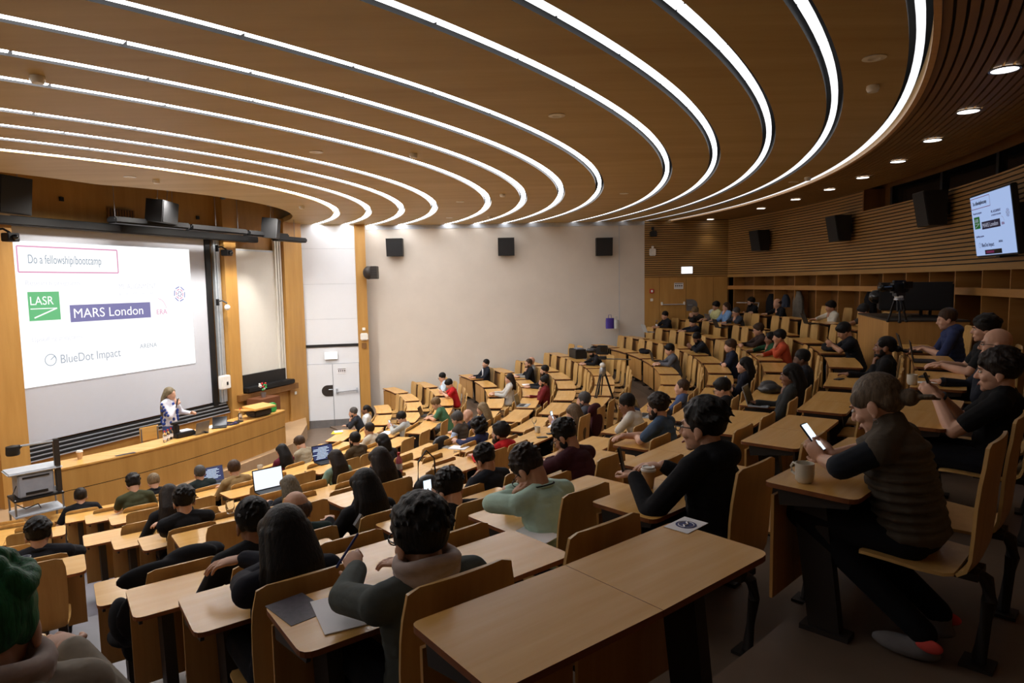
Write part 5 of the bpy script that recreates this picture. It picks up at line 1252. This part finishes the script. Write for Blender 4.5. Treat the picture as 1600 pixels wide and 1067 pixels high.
P_('beigepony', 'person with tied dark hair and pale beige top, hand at the chin', 578, 660, 'L3', 'chinL', pitch=2, hair='crop', hc=DB, top=(196, 186, 168), sk=S2)
P_('bob', 'person with dark bob haircut behind the bearded person in brown', 599, 677, 'M1', 'lap', pitch=12, hair='bob', hc=BK, top=(46, 44, 48), fem=True)
P_('leather', 'person in black leather jacket with hand at the mouth near the white door', 553, 636, 'L1', 'chinL', pitch=0, hair='crop', hc=GR, top=(36, 38, 46), extra=('jacket',), beard='stubble', dfix=1)
P_('whiteW', 'person with black ponytail and white jacket beside the leather jacket', 573, 632, 'L1', 'lap', pitch=0, hair='pony', hc=BK, top=(220, 220, 220), fem=True, sk=S3)
P_('phoneglasses', 'person with black hair and glasses looking at a blue phone', 629, 643, 'L3', 'phone', pitch=28, hair='bowl', hc=BK, top=(168, 170, 168), glasses=True)
P_('blkW', 'person with shoulder-length dark hair and black sweater before a clear bottle', 594, 698, 'M4', 'lap', pitch=10, hair='long', hc=DB, top=BLK, fem=True, scale=1.04)
P_('argyle', 'person with black hood-like hair and black argyle sweater', 571, 732, 'E', 'desk', pitch=12, hair='long', hc=BK, top=(22, 22, 26), extra=('argyle',), scale=1.06, fem=True)
P_('hood', 'person with black hair looking down at a phone left of the mint shirt', 705, 735, 'D', 'phone', pitch=28, hair='full', hc=BK, top=BLK, sk=S1)
P_('cap', 'person in a black cap and black jacket beside the long dark hair', 395, 780, 'D', 'desk', pitch=8, hair='crop', hc=BK, top=BLK, cap='cap', sk=S3)
P_('longhair', 'person with very long dark brown hair and navy sweater in the left foreground', 445, 790, 'C', 'fold', pitch=16, hair='verylong', hc=(30, 25, 24), top=(26, 27, 38), fem=True, scale=1.08)
P_('scarf', 'person with short dark grey hair, scarf and grey jacket writing in the foreground', 660, 780, 'B', 'write', pitch=14, hair='full', hc=(40, 38, 38), top=(78, 84, 82), extra=('scarf', 'jacket'), glasses=True, scale=1.04)
P_('blueshirt', 'person in pale blue shirt with hands at the face by the plaster wall', 692, 582, 'L4', 'chin2', pitch=14, hair='short', hc=BK, top=(190, 208, 226), glasses=True, sk=S1)
P_('redT', 'person in bright red T-shirt looking down at a phone', 703, 592, 'L4', 'phone', pitch=32, hair='full', hc=BK, top=(178, 30, 34), sleeve='short', pants=(52, 66, 96), extra=('watch',))
P_('greenT', 'person with light brown hair and green T-shirt typing on a black laptop', 683, 621, 'L4', 'type', pitch=22, hair='bowl', hc=(140, 110, 74), top=(66, 106, 78), sleeve='short')
P_('vestgray', 'person with grey hair, glasses and brown vest over a blue shirt', 716, 643, 'M1', 'lap', pitch=14, hair='full', hc=GR, top=(170, 186, 214), extra=('vest',), glasses=True)
P_('bald2', 'bald person in navy top right behind the brown vest', 733, 639, 'M1', 'desk', pitch=24, hair='none', top=(34, 38, 58), lean=14)
P_('blondeW', 'person with long blond hair and dark navy coat looking to the stage', 755, 628, 'M1', 'desk', pitch=4, hair='long', hc=BL, top=(28, 30, 40), fem=True, extra=('hood',))
P_('curlyW', 'person with big black curly hair and navy top writing', 748, 655, 'M2', 'write', pitch=20, hair='bigcurl', hc=BK, top=(40, 44, 76), fem=True)
P_('redbeard', 'person with full dark beard and red and grey jacket', 784, 660, 'M4', 'desk', pitch=2, yaw=10, hair='wavy', hc=BK, top=(186, 32, 36), beard='full', extra=('hood',))
P_('headhands', 'person in black jacket with both hands at the temples', 760, 695, 'E', 'brow2', pitch=34, hair='short', hc=BK, top=(30, 32, 40), sk=S2, extra=('watch',))
P_('mint', 'person in mint green shirt holding the forehead with the left hand', 830, 697, 'C', 'crownL', pitch=44, yaw=8, hair='crop', hc=(52, 38, 32), top=(176, 204, 190), extra=('collar', 'lanyard'), sk=S2, glasses=True, lean=26, scale=1.08)
P_('maroonM', 'person in dark maroon sweater with fingers at the forehead', 886, 655, 'D', 'browL', pitch=32, yaw=10, hair='crop', hc=BK, top=(58, 22, 30), sk=S2, beard='stubble', glasses=True, lean=24, scale=1.08)
# middle rows
P_('suit', 'person in black suit with white shirt and tie near the plaster wall', 760, 561, 'M1', 'desk', pitch=2, yaw=8, hair='short', hc=BK, top=(30, 34, 44), extra=('jacket', 'shirtfront'))
P_('beardblk', 'bearded person with receding hair in black sweater, hand at the mouth', 827, 560, 'M2', 'chinL', pitch=4, hair='buzz', hc=BR, top=BLK, beard='short', glasses=True)
P_('baldbehind', 'bald person just behind the bearded person in the black sweater', 831, 553, 'M2', 'desk', pitch=4, hair='none', top=(150, 150, 148))
P_('darkj', 'person with black hair and dark jacket between the black and the maroon sweaters', 852, 568, 'M2', 'desk', pitch=8, hair='short', hc=BK, top=(38, 40, 44), beard='stubble', extra=('jacket',))
P_('whitesweater', 'person with long dark hair and light grey jacket in the middle block', 797, 583, 'M1', 'desk', pitch=4, hair='long', hc=DB, top=(190, 188, 184), fem=True)
P_('maroon2', 'person with dark hair and maroon sweater, hand near the chin', 851, 587, 'M2', 'chinL', pitch=2, hair='short', hc=BK, top=(106, 30, 34), sk=S2, beard='stubble', extra=('collar',))
P_('grayvest', 'person with short grey hair and grey vest over a lilac shirt', 914, 612, 'M4', 'lap', pitch=4, hair='crop', hc=GR, top=(196, 186, 210), extra=('vest', 'collar'), beard='stubble')
P_('blondphone', 'person with long dark blond hair holding a bright phone', 898, 632, 'M4', 'phone', pitch=16, hair='verylong', hc=(126, 102, 76), top=(150, 140, 156), fem=True)
P_('whitehands', 'person with black hair and white shirt resting the cheek on both hands', 982, 615, 'E', 'chin2', pitch=10, yaw=6, hair='short', hc=BK, top=(206, 200, 188), sk=S3, lean=22)
P_('blueT', 'person with dark hair, short beard and slate blue T-shirt', 1031, 615, 'D', 'fold', pitch=6, hair='full', hc=DB, top=(70, 88, 112), sleeve='short', beard='short')
P_('bluegrayT', 'person with thinning brown hair and steel blue sweater in profile', 1068, 592, 'E', 'desk', pitch=2, hair='buzz', hc=BR, top=(72, 86, 122), sk=S1)
P_('hoodie', 'person with short dark hair, glasses and black hoodie holding a paper cup', 1106, 622, 'B', 'desk', pitch=4, yaw=6, hair='short', hc=BK, top=(20, 20, 24), extra=('hood',), glasses=True, scale=1.10, sk=S1)
P_('tablebeard', 'person with black beard in black clothes before the black equipment case', 928, 541, 'M4', 'desk', pitch=4, hair='short', hc=BK, top=BLK, beard='full', glasses=True)
P_('graysweater', 'person with dark hair and grey sweater typing on a laptop behind the gangway', 1048, 537, 'E', 'type', pitch=14, hair='full', hc=BK, top=(88, 90, 98), sk=S1)
# upper rows at the far side
P_('navyyoung', 'person with black hair and dark navy sweater, forearm on the desk', 1084, 496, 'C', 'desk', pitch=10, hair='full', hc=BK, top=(30, 32, 44))
P_('suitlaptop', 'person in black suit with the face lit by a laptop', 1040, 486, 'C', 'desk', pitch=10, hair='short', hc=BK, top=(26, 28, 34), extra=('jacket',))
P_('blondback', 'person with curly blond hair behind the black suit', 1088, 480, 'B', 'phone', pitch=24, hair='curly', hc=(150, 124, 88), top=(40, 36, 34))
P_('beardphone', 'bearded person in black jacket looking at a phone', 1091, 519, 'D', 'phone', pitch=24, hair='short', hc=BK, top=(30, 32, 38), beard='full', extra=('jacket',), sk=S3)
P_('yellow', 'person with dark hair and pale yellow shirt at a laptop near the wooden door', 1120, 466, 'B', 'type', pitch=10, hair='wavy', hc=BK, top=(206, 204, 150), extra=('collar',), sk=S2)
P_('lightblue', 'person with long brown hair and light blue shirt, hand at the mouth', 1136, 467, 'B', 'chinL', pitch=6, hair='bob', hc=BR, top=(120, 158, 206))
P_('suitglasses', 'person in grey suit with glasses, hand at the mouth', 1152, 480, 'B', 'chinL', pitch=8, hair='short', hc=GR, top=(58, 62, 72), glasses=True, extra=('jacket',), lean=16)
P_('blackglasses', 'person with dark hair, beard and black shirt in the top row', 1175, 464, 'A', 'cross', pitch=6, hair='full', hc=BK, top=BLK, beard='short', glasses=True)
P_('baldblack', 'bald person in black sweater rubbing the nose in the top row', 1216, 466, 'A', 'chinL', pitch=16, hair='balding', hc=(86, 60, 48), top=BLK, lean=16)
P_('whiteshirt', 'person with black hair and white shirt at a laptop in the top row', 1300, 470, 'A', 'chinL', pitch=10, hair='full', hc=BK, top=(216, 212, 198), extra=('collar',), sk=S2)
P_('graytop', 'person with dark grey hair leaning on a hand beside the projector booth', 1352, 475, 'A', 'browL', pitch=26, hair='full', hc=(58, 58, 62), top=(70, 64, 60), sleeve='short')
P_('brownjacket', 'person with brown hair, glasses and dark brown jacket', 1187, 505, 'C', 'fold', pitch=6, hair='full', hc=BR, top=(56, 42, 38), glasses=True, extra=('jacket',))
P_('greenhid', 'person in dark green sweater half hidden by the orange sweater', 1206, 519, 'C', 'chinL', pitch=6, hair='long', hc=BK, top=(36, 74, 48), sk=S3, lean=6)
P_('orange', 'person with black hair and rust orange sweater, hand at the mouth', 1220, 515, 'C', 'chinL', pitch=2, hair='full', hc=BK, top=(178, 74, 46), sk=S2)
P_('navysw', 'person with brown hair and navy sweater sitting upright with arms crossed', 1143, 530, 'D', 'cross', pitch=2, hair='full', hc=BR, top=(30, 36, 54), sk=S1)
P_('navyW', 'person with long black hair and navy top in profile', 1168, 557, 'D', 'cross', pitch=0, hair='verylong', hc=BK, top=(26, 28, 40), fem=True, sk=S1)
P_('glassesblk', 'person with black hair, glasses and black top looking down', 1132, 591, 'D', 'desk', pitch=22, hair='full', hc=BK, top=(28, 30, 36), glasses=True, sk=S1)
P_('grayjW', 'person with long black hair and dark grey jacket behind a laptop', 1240, 567, 'C', 'chinL', pitch=8, hair='verylong', hc=BK, top=(52, 54, 54), fem=True, sk=S3, extra=('jacket',))
P_('darkbehind', 'person with short dark hair and dark shirt right behind the grey jacket', 1257, 555, 'C', 'lap', pitch=8, hair='crop', hc=BK, top=(40, 40, 46), sk=S4, lean=4)
P_('blkT2', 'person with black hair and black T-shirt looking down, arms on the desk', 1322, 504, 'B', 'phone', pitch=26, hair='full', hc=BK, top=(26, 28, 34), sleeve='short', sk=S2, extra=('watch',))
P_('ponyblk', 'person with tied black hair and black sweater, hand at the mouth', 1387, 524, 'B', 'chinL', pitch=2, hair='bun', hc=BK, top=(24, 24, 27), sk=S3, beard='stubble')
P_('bluehoodie', 'person with brown hair and blue hoodie typing on a laptop beside the booth', 1484, 481, 'A', 'type', pitch=10, hair='crop', hc=BR, top=(50, 60, 98), extra=('hood',), sk=S1, sleeve='half')
P_('darkhair', 'person with wavy dark hair and black T-shirt typing behind the bald head', 1545, 492, 'A', 'type', pitch=6, hair='wavy', hc=BK, top=(26, 28, 30), sleeve='short', sk=S1)
P_('bald3', 'bald person with glasses and dark shirt resting the chin on a hand', 1563, 512, 'A', 'chinL', pitch=4, hair='none', top=(34, 38, 48), glasses=True, sk=S1, extra=('watch',))
P_('youngT', 'person with dark brown bowl haircut and black T-shirt holding a phone', 1570, 545, 'A', 'phone', pitch=6, hair='bowl', hc=DB, top=(20, 20, 22), sleeve='short', sk=S1, extra=('watch',), scale=1.04)
P_('vestW', 'person with tied blond hair and quilted vest looking at a bright phone', 1380, 582, 'A', 'phone', pitch=22, yaw=-4, hair='bun', hc=(134, 116, 96), top=(34, 38, 46), sleeve='half', fem=True, extra=('puffer', 'earring'), sk=S1, tuck=.46, pants=(16, 17, 21), shoes=(120, 116, 116), scale=1.06, lean=14)
# bottom left corner
P_('fuzzy', 'person with green knitted hat and fuzzy grey coat in the bottom left corner', -22, 992, 'B', 'desk', pitch=26, hair='curly', hc=(60, 140, 92), top=(150, 142, 130), extra=('scarf', 'hood'), fem=True, scale=1.12)
# lecturer on the stage
pl = at(264, 697, .98+.40); sp_ = aty(264, 640, 13.75); 
P_('speaker', 'lecturer with long fair hair, patterned blouse and jeans speaking into a microphone', 264, 607, 'L1', 'mic', pos=Vector((sp_.x, sp_.y, .40+.49)), scale=1.06, turn=-100, lean=2, pitch=4, yaw=8, hair='verylong', hc=(150, 134, 104), top=(214, 214, 224), fem=True, sleeve='long', pants=(62, 80, 130), extra=('print',), sk=S1)

# every occupied chair stands right behind its sitter
CHL = [o for o in COL.objects if o.get('category') == 'chair' and o.name.startswith('lecture_chair')]
used_ = set()
for key, (row, th, b_) in OCC.items():
    r, z = ROW[row]; c = [(abs(theta(o.location)-th), o) for o in CHL if o.name not in used_ and abs(o.location.z-z) < .02 and abs(rad(o.location)-r-.6) < .12]
    if not c: continue
    dth, o = min(c, key=lambda q: q[0])
    if math.radians(dth)*r > .42: continue
    used_.add(o.name); sh = max(-.26, min(.26, math.radians(th-theta(o.location))*r)); nt = theta(o.location)+math.degrees(sh/r)
    o.location = pol(rad(o.location), nt, z); o.rotation_euler = (0, 0, math.radians(nt))
# ================================================================== THINGS ON DESKS AND CHAIRS
def onrow(px, py, row, dz=0.0): return at(px, py, ROW[row][1]+DH+dz)
def rzr(p, a=0): return math.radians(theta(p)+a)
def deskpaper(lab, px, py, row, a=0, w=.21, d=.297, mat='paper', nm='paper_sheet', cat='paper', t=.004):
    p = onrow(px, py, row, .0005); return papers(p, lab, rzr(p, a), w, d, t, mat, nm, cat)
def desklaptop(lab, px, py, row, a=0, ang=108, screen='off', body='alu', w=.32, d=.22):
    p = onrow(px, py, row, .0005); return laptop(p, lab, rzr(p, a), w, d, ang, screen, body)
def phone(lab, M_, lit=True):
    T = thing('phone', lab, 'phone'); T.matrix_world = M_
    g = G(); g.box((0, 0, 0), (.074, .152, .009), bev=.004); part('phone_body', g, M['black'], T)
    if lit:
        g = G(); g.box((0, 0, .005), (.066, .14, .0012)); part('phone_screen', g, M['phone_lit'], T)
    return T
def deskphone(lab, px, py, row, a=0):
    p = onrow(px, py, row, .0055); return phone(lab, Matrix.Translation(p) @ Matrix.Rotation(rzr(p, a), 4, 'Z'), False)
def handphone(key, lab, lit=True, up=.075, fwd=.05):
    i = T_INFO[key]; mid = (i['wr'][1]+i['wr'][-1])/2; c = mid+Vector((0, fwd, up)); eye_ = i['HM'] @ Vector((0, .08, 0)); z = (eye_-c).normalized(); y = Vector((0, .5, .8)); y = (y-z*y.dot(z)).normalized(); x = y.cross(z)
    R = Matrix((x, y, z)).transposed().to_4x4(); return phone(lab, i['mw'] @ Matrix.Translation(c) @ R, lit)
def heap(lab, nm, cat, c, blobs, mat, vox=.014, rz=0.0, extra=None):
    T = thing(nm, lab, cat, c, rz); g = G()
    for p, r in blobs: g.ell(p, r)
    melt(nm+'_cloth', g, M[mat], T, vox, 3); return T
# nearest desk: printed sheet with a blue emblem
p = onrow(1072, 820.5, 'A', .0008); rz = rzr(p, 3)
T = thing('printed_sheet', 'white sheet with a round blue emblem lying on the nearest empty desk', 'paper', p, rz)
g = G(); g.box((0, 0, .001), (.150, .105, .002)); part('sheet', g, M['paper'], T)
g = G(); g.lathe([(.0005, .0022), (.040, .0022), (.040, .003), (.0005, .003)], n=36, close=False); part('emblem_disc', g, M['navy'], T)
g = G(); g.tube([(.030*math.cos(a), .030*math.sin(a), .0032) for a in [2*math.pi*k/30 for k in range(30)]], .0016, 4, closed=True); part('emblem_ring', g, M['paper'], T)
g = G(); g.tube([(-.03, -.012, .0034), (-.012, .004, .0034), (.004, -.006, .0034), (.016, .008, .0034), (.034, .012, .0034)], .004, 5); part('emblem_swoosh', g, M['paper'], T)
# cups and mugs
p = onrow(1013, 762, 'B'); T = cup_paper(p, 'kraft paper coffee cup with white lid in front of the black hoodie', 1.0)
for k, wd in enumerate((.03, .036, .022)): pass
i = T_INFO['hoodie']; phone('black phone in the hand of the person in the black hoodie', i['mw'] @ Matrix.Translation(i['wr'][-1]+Vector((.03, .10, .05))) @ Matrix.Rotation(math.radians(75), 4, 'X') @ Matrix.Rotation(.5, 4, 'Y'), False)
mug(onrow(1257, 753, 'A'), 'cream mug without visible handle beside the bright phone in the foreground', math.radians(120), 1.0, True)
mug(onrow(1425, 601, 'A'), 'grey mug on the desk before the bald person with the wrist watch', 1.2, 1.0, True)
mug(onrow(324, 878, 'E'), 'white mug with handle on the desk left of the black cap', math.radians(-10), 1.05)
mug(onrow(406, 734, 'L2'), 'small white cup on the desk beside the maroon sweater', 1.0, 1.0)
mug(onrow(840, 676, 'M4'), 'white cup beside the wine glass in the middle block', 2.0, .95)
mug(onrow(806, 589, 'M2'), 'white cup before the bearded person in the black sweater', 2.0, .95)
T = thing('tumbler', 'grey plastic tumbler on the glossy desk left of the stair aisle', 'cup', onrow(41, 893, 'M4')); g = G(); g.lathe([(.032, 0), (.04, .12), (.037, .12), (.03, .01)], n=24); part('tumbler_body', g, M['grey'], T, 40)
def wineglass(lab, p):
    T = thing('wine_glass', lab, 'glass', p); g = G(); g.lathe([(.034, 0), (.034, .003), (.005, .006), (.004, .07), (.02, .085), (.036, .12), (.034, .165), (.032, .165), (.033, .12), (.003, .084)], n=24, close=False); part('glass_bowl', g, M['glass'], T, 60); return T
wineglass('empty wine glass beside the white cup in the middle block', onrow(835, 670, 'M4'))
T = thing('water_glass', 'clear drinking glass on the desk before the black cap', 'glass', onrow(360, 801, 'M4')); g = G(); g.lathe([(.034, 0), (.042, .06), (.036, .125), (.034, .125), (.039, .06), (.03, .006)], n=24); part('glass_body', g, M['glass'], T, 60)
bottle(onrow(624, 740, 'E'), 'bottle with pink drink and red cap beside the black sweater', 1.0, 'red', 'pink')
bottle(onrow(1026, 512, 'C'), 'small clear bottle beside the silver laptop of the black suit', 1.0, 'blue')
bottle(onrow(896, 556, 'M4'), 'small clear bottle on the black equipment case', .8, 'lid')
# laptops
desklaptop('open laptop with dark blue text page typed on by the tan shirt', 338, 756, 'L3', -4, 104, 'dark', 'steel', .36, .25)
desklaptop('open laptop with bright white page before the ash blond hair', 428, 768, 'M2', -2, 100, 'white', 'black', .40, .27)
desklaptop('open dark laptop with purple page between beige sweater and green shirt', 512, 722, 'M1', -12, 104, 'dark', 'black', .36, .25)
desklaptop('black laptop of the person in the green T-shirt', 667, 650, 'L4', 0, 110, 'off', 'black')
desklaptop('silver laptop seen from the side before the maroon sweater in the middle block', 818, 634, 'M3', 0, 105, 'off', 'alu')
desklaptop('silver laptop with thin lid before the long black hair and grey jacket', 1188, 633, 'C', 0, 108, 'off', 'alu')
desklaptop('dark grey laptop of the person in the blue hoodie', 1424, 549, 'A', 0, 105, 'off', 'frame')
desklaptop('dark laptop of the person with wavy hair behind the bald head', 1444, 565, 'A', 0, 100, 'off', 'frame')
desklaptop('dark laptop of the person in the grey sweater behind the gangway', 1027, 564, 'E', 0, 105, 'off', 'frame')
desklaptop('silver laptop of the person in the black suit near the upper door', 1014, 519, 'C', 0, 110, 'off', 'alu')
desklaptop('black laptop of the person in the white shirt in the top row', 1268, 506, 'A', 0, 110, 'off', 'black')
desklaptop('grey laptop of the person in the pale yellow shirt', 1113, 502, 'B', 0, 110, 'off', 'steel')
desklaptop('black laptop of the person in the grey suit', 1127, 512, 'B', 0, 110, 'off', 'black')
desklaptop('small open laptop before the slate blue T-shirt', 1008, 650, 'E', 0, 110, 'off', 'alu')
# papers, notebooks, phones
deskpaper('dark printed flyer on the desk of the person writing in the foreground', 464, 951, 'B', 8, .15, .21, 'darkprint', 'flyer', 'flyer', .0015)
deskpaper('white paper under the hand of the person writing in the foreground', 541, 955, 'B', -10, .21, .27)
deskpaper('white paper under the elbow of the mint green shirt', 832, 838, 'C', 10, .21, .25)
deskpaper('yellow folder before the black leather jacket', 527, 676, 'L1', 6, .3, .24, 'yellow', 'folder', 'folder', .012); 
p = onrow(529, 674, 'L1', .014); papers(p, 'white papers on top of the yellow folder', rzr(p, 20), .2, .2, .004)
deskpaper('white papers on the desk of the person with the blue phone', 604, 676, 'L3', 0, .3, .22)
deskpaper('open white notebook on the desk behind the curly black hair', 717, 700, 'M3', 12, .2, .26, 'paper', 'notebook', 'notebook', .012)
deskpaper('grey card beside the open white notebook', 703, 699, 'M3', 8, .14, .2, 'fabricgrey', 'card', 'paper', .003)
deskpaper('white notebook before the person with the bright phone in the middle block', 866, 667, 'M4', 8, .2, .16, 'paper', 'notebook', 'notebook', .014)
deskpaper('white sheet on the desk of the dark jacket in the middle block', 822, 601, 'M2', 0, .22, .2)
deskpaper('white sheet under the arm of the white shirt', 990, 678, 'E', 10, .2, .2)
deskpaper('long white paper strip before the bald person with the wrist watch', 1462, 598, 'A', 20, .1, .3)
deskphone('black phone on the desk beside the white cup', 847, 683, 'M4', 40); deskphone('black phone lying on the empty desk behind the fist of the black T-shirt', 1311, 592, 'B', 70)
deskphone('dark phone beside the grey mug on the right', 1444, 588, 'A', 80); deskphone('black tablet phone beside the wine glass', 862, 677, 'M4', 60)
handphone('vestW', 'bright phone held by the person in the quilted vest', True, .085, .07); handphone('phoneglasses', 'blue lit phone held by the person with black hair and glasses'); handphone('blondphone', 'bright phone held by the person with long dark blond hair')
handphone('redT', 'dark phone held by the person in the red T-shirt', False); handphone('hood', 'lit phone held by the person left of the mint green shirt'); handphone('youngT', 'black phone held by the person in the black T-shirt on the right', False)
handphone('beardphone', 'dark phone held by the bearded person in the black jacket', False); handphone('blkT2', 'dark phone held by the person in black T-shirt looking down', False)
i = T_INFO['scarf']; T = thing('pen', 'dark blue pen in the writing hand in the foreground', 'pen'); T.matrix_world = i['mw'] @ Matrix.Translation(i['wr'][-1]+Vector((.0, .10, .03))) @ Matrix.Rotation(.7, 4, 'Y'); g = G(); g.cap((0, 0, -.06), (0, 0, .08), .005); part('pen_barrel', g, M['navy'], T, 60)
g = G(); g.tube([(-.06, 0, .012), (-.03, .012, .02), (0, 0, .012), (.03, .012, .02), (.06, 0, .012), (.05, .09, .008)], .004, 5); o = solo('spectacles', g, M['black'], 'dark spectacles lying beside the open white notebook', 'glasses', onrow(713, 708, 'M3'), 1.0, None, 60)
# microphone of the lecturer
i = T_INFO['speaker']; T = thing('microphone', 'black microphone in the hand of the lecturer', 'microphone'); c = i['wr'][1]; hd = i['HM'] @ Vector((.0, .12, -.075)); d = (hd-(c+Vector((0, 0, .06)))).normalized()
T.matrix_world = i['mw'] @ Matrix.Translation(c+Vector((-.01, .03, .07))) @ d.to_track_quat('Z', 'Y').to_matrix().to_4x4()
g = G(); g.cap((0, 0, -.12), (0, 0, .03), .011, .014); part('handle', g, M['black'], T, 60); g = G(); g.ell((0, 0, .055), (.024, .024, .028)); part('grille_head', g, M['steel'], T, 60)
# clothes and bags
q = pol(ROW['E'][0]+.42, 36.0, ROW['E'][1]); 
heap('black jacket thrown over the first chair beside the stair aisle', 'draped_jacket', 'jacket', q, [((.02, .02, .49), (.22, .22, .06)), ((-.12, .10, .46), (.12, .16, .05)), ((.02, -.14, .66), (.22, .05, .20)), ((.05, -.14, .90), (.24, .06, .08)), ((.24, -.10, .95), (.16, .07, .07)), ((.36, -.02, .93), (.10, .09, .05)), ((-.16, -.02, .62), (.07, .10, .14)), ((.15, -.05, .82), (.12, .06, .16)), ((-.10, .16, .36), (.06, .05, .12))], 'cloth_black', .012, math.radians(36.0))
def chairheap(lab, nm, cat, px, row, mat, s=1.0, near=None, zoff=0.0):
    r, z = ROW[row]; th = px; q = pol(r+.55, th, z); return heap(lab, nm, cat, q, [((0, -.13, .95), (.24*s, .07, .10)), ((0, -.17, .75), (.23*s, .05, .22)), ((0, -.08, .70), (.20*s, .06, .2)), ((.1, 0, .52), (.16*s, .16, .07))], mat, .016, math.radians(th))
chairheap('dark maroon coat hung over the chair of the grey vest', 'hung_coat', 'coat', 64.2, 'M4', 'cloth_maroon', 1.1)
chairheap('black leather jacket with grey lining over a chair beside the brown vest', 'hung_jacket', 'jacket', 62.2, 'M1', 'leather', 1.0)
chairheap('pale green jacket hung over the last chair by the plaster wall', 'hung_jacket', 'jacket', 103.0, 'B', 'cloth_white', 1.1)
def deskheap(lab, nm, cat, px, py, row, mat, s=1.0):
    p = onrow(px, py, row); return heap(lab, nm, cat, p, [((0, 0, .04), (.2*s, .14*s, .06)), ((.1*s, .03, .07), (.12*s, .1*s, .06)), ((-.1*s, -.02, .06), (.12*s, .09*s, .06))], mat, .014, rzr(p))
deskheap('black jacket heaped on the desk before the black T-shirt looking down', 'jacket_heap', 'jacket', 1300, 548, 'B', 'cloth_black', 1.2)
deskheap('black bag on the desk behind the silver laptop', 'soft_bag', 'bag', 1203, 612, 'C', 'leather', 1.1)
deskheap('black jacket on the desk beside the grey sweater', 'jacket_heap', 'jacket', 1008, 552, 'E', 'cloth_black', 1.1)
deskheap('brown leather bag on the desk before the brown vest', 'soft_bag', 'bag', 688, 672, 'L4', 'leather', .8)
p = onrow(1131, 612, 'D'); T = thing('cloth_bag', 'pale pointed cloth bag standing on a desk', 'bag', p); g = G(); g.ell((0, 0, .07), (.13, .11, .08)); g.cap((0, 0, .1), (.03, 0, .22), .08, .025); melt('bag_cloth', g, M['cloth_white'], T, .014, 3)
p = onrow(903, 559, 'M4'); T = thing('equipment_case', 'black equipment case before the bearded person in black', 'case', p, rzr(p)); g = G(); g.box((0, 0, .13), (.62, .34, .26), bev=.02); part('case_body', g, M['black'], T); g = G(); g.box((.0, -.02, .27), (.3, .2, .03), bev=.008); part('grey_tray', g, M['grey'], T)
def at_wall(px, py, Y): return aty(px, py, Y)
pb = onrow(953, 509, 'A')
q = aty(953, 508, 20.2); q.z = ROW['C'][1]+DH+.02; bag('purple carrier bag standing at the end of the top rows by the wall', q-Vector((0, 0, .02)), .2, (.26, .16, .32), 'purple'); q2 = aty(963, 507, 20.2); q2.z = ROW['C'][1]+DH+.02; bag('small white carrier bag beside the purple bag', q2-Vector((0, 0, .02)), .2, (.14, .12, .26), 'cloth_white')
# handbag strap
p = onrow(668, 778, 'D', -.30); T = thing('handbag', 'black handbag with a tall strap on a chair beside the black sweater', 'bag', at(668, 782, ROW['E'][1]+.46), math.radians(44)); g = G(); g.ell((0, 0, .13), (.17, .09, .14)); melt('bag_body', g, M['leather'], T, .014, 2); g = G(); g.tube([(-.11, 0, .22), (-.1, .0, .42), (0, 0, .52), (.1, 0, .42), (.11, 0, .22)], .008, 8); part('strap', g, M['leather'], T, 60)
# ================================================================== FINISH: turn modifiers and lettering into plain meshes
bpy.context.view_layer.update()
dg = bpy.context.evaluated_depsgraph_get()
new = [(o, bpy.data.meshes.new_from_object(o.evaluated_get(dg))) for o in PENDING]
for o, me in new:
    nm = o.name
    if o.type == 'MESH':
        o.modifiers.clear(); o.data = me
        me.polygons.foreach_set('use_smooth', [True]*len(me.polygons))
    else:
        p = o.parent; mw = o.matrix_local.copy(); bpy.data.objects.remove(o); q = link(nm.split('.')[0], me, p); q.matrix_local = mw
bpy.context.view_layer.update()
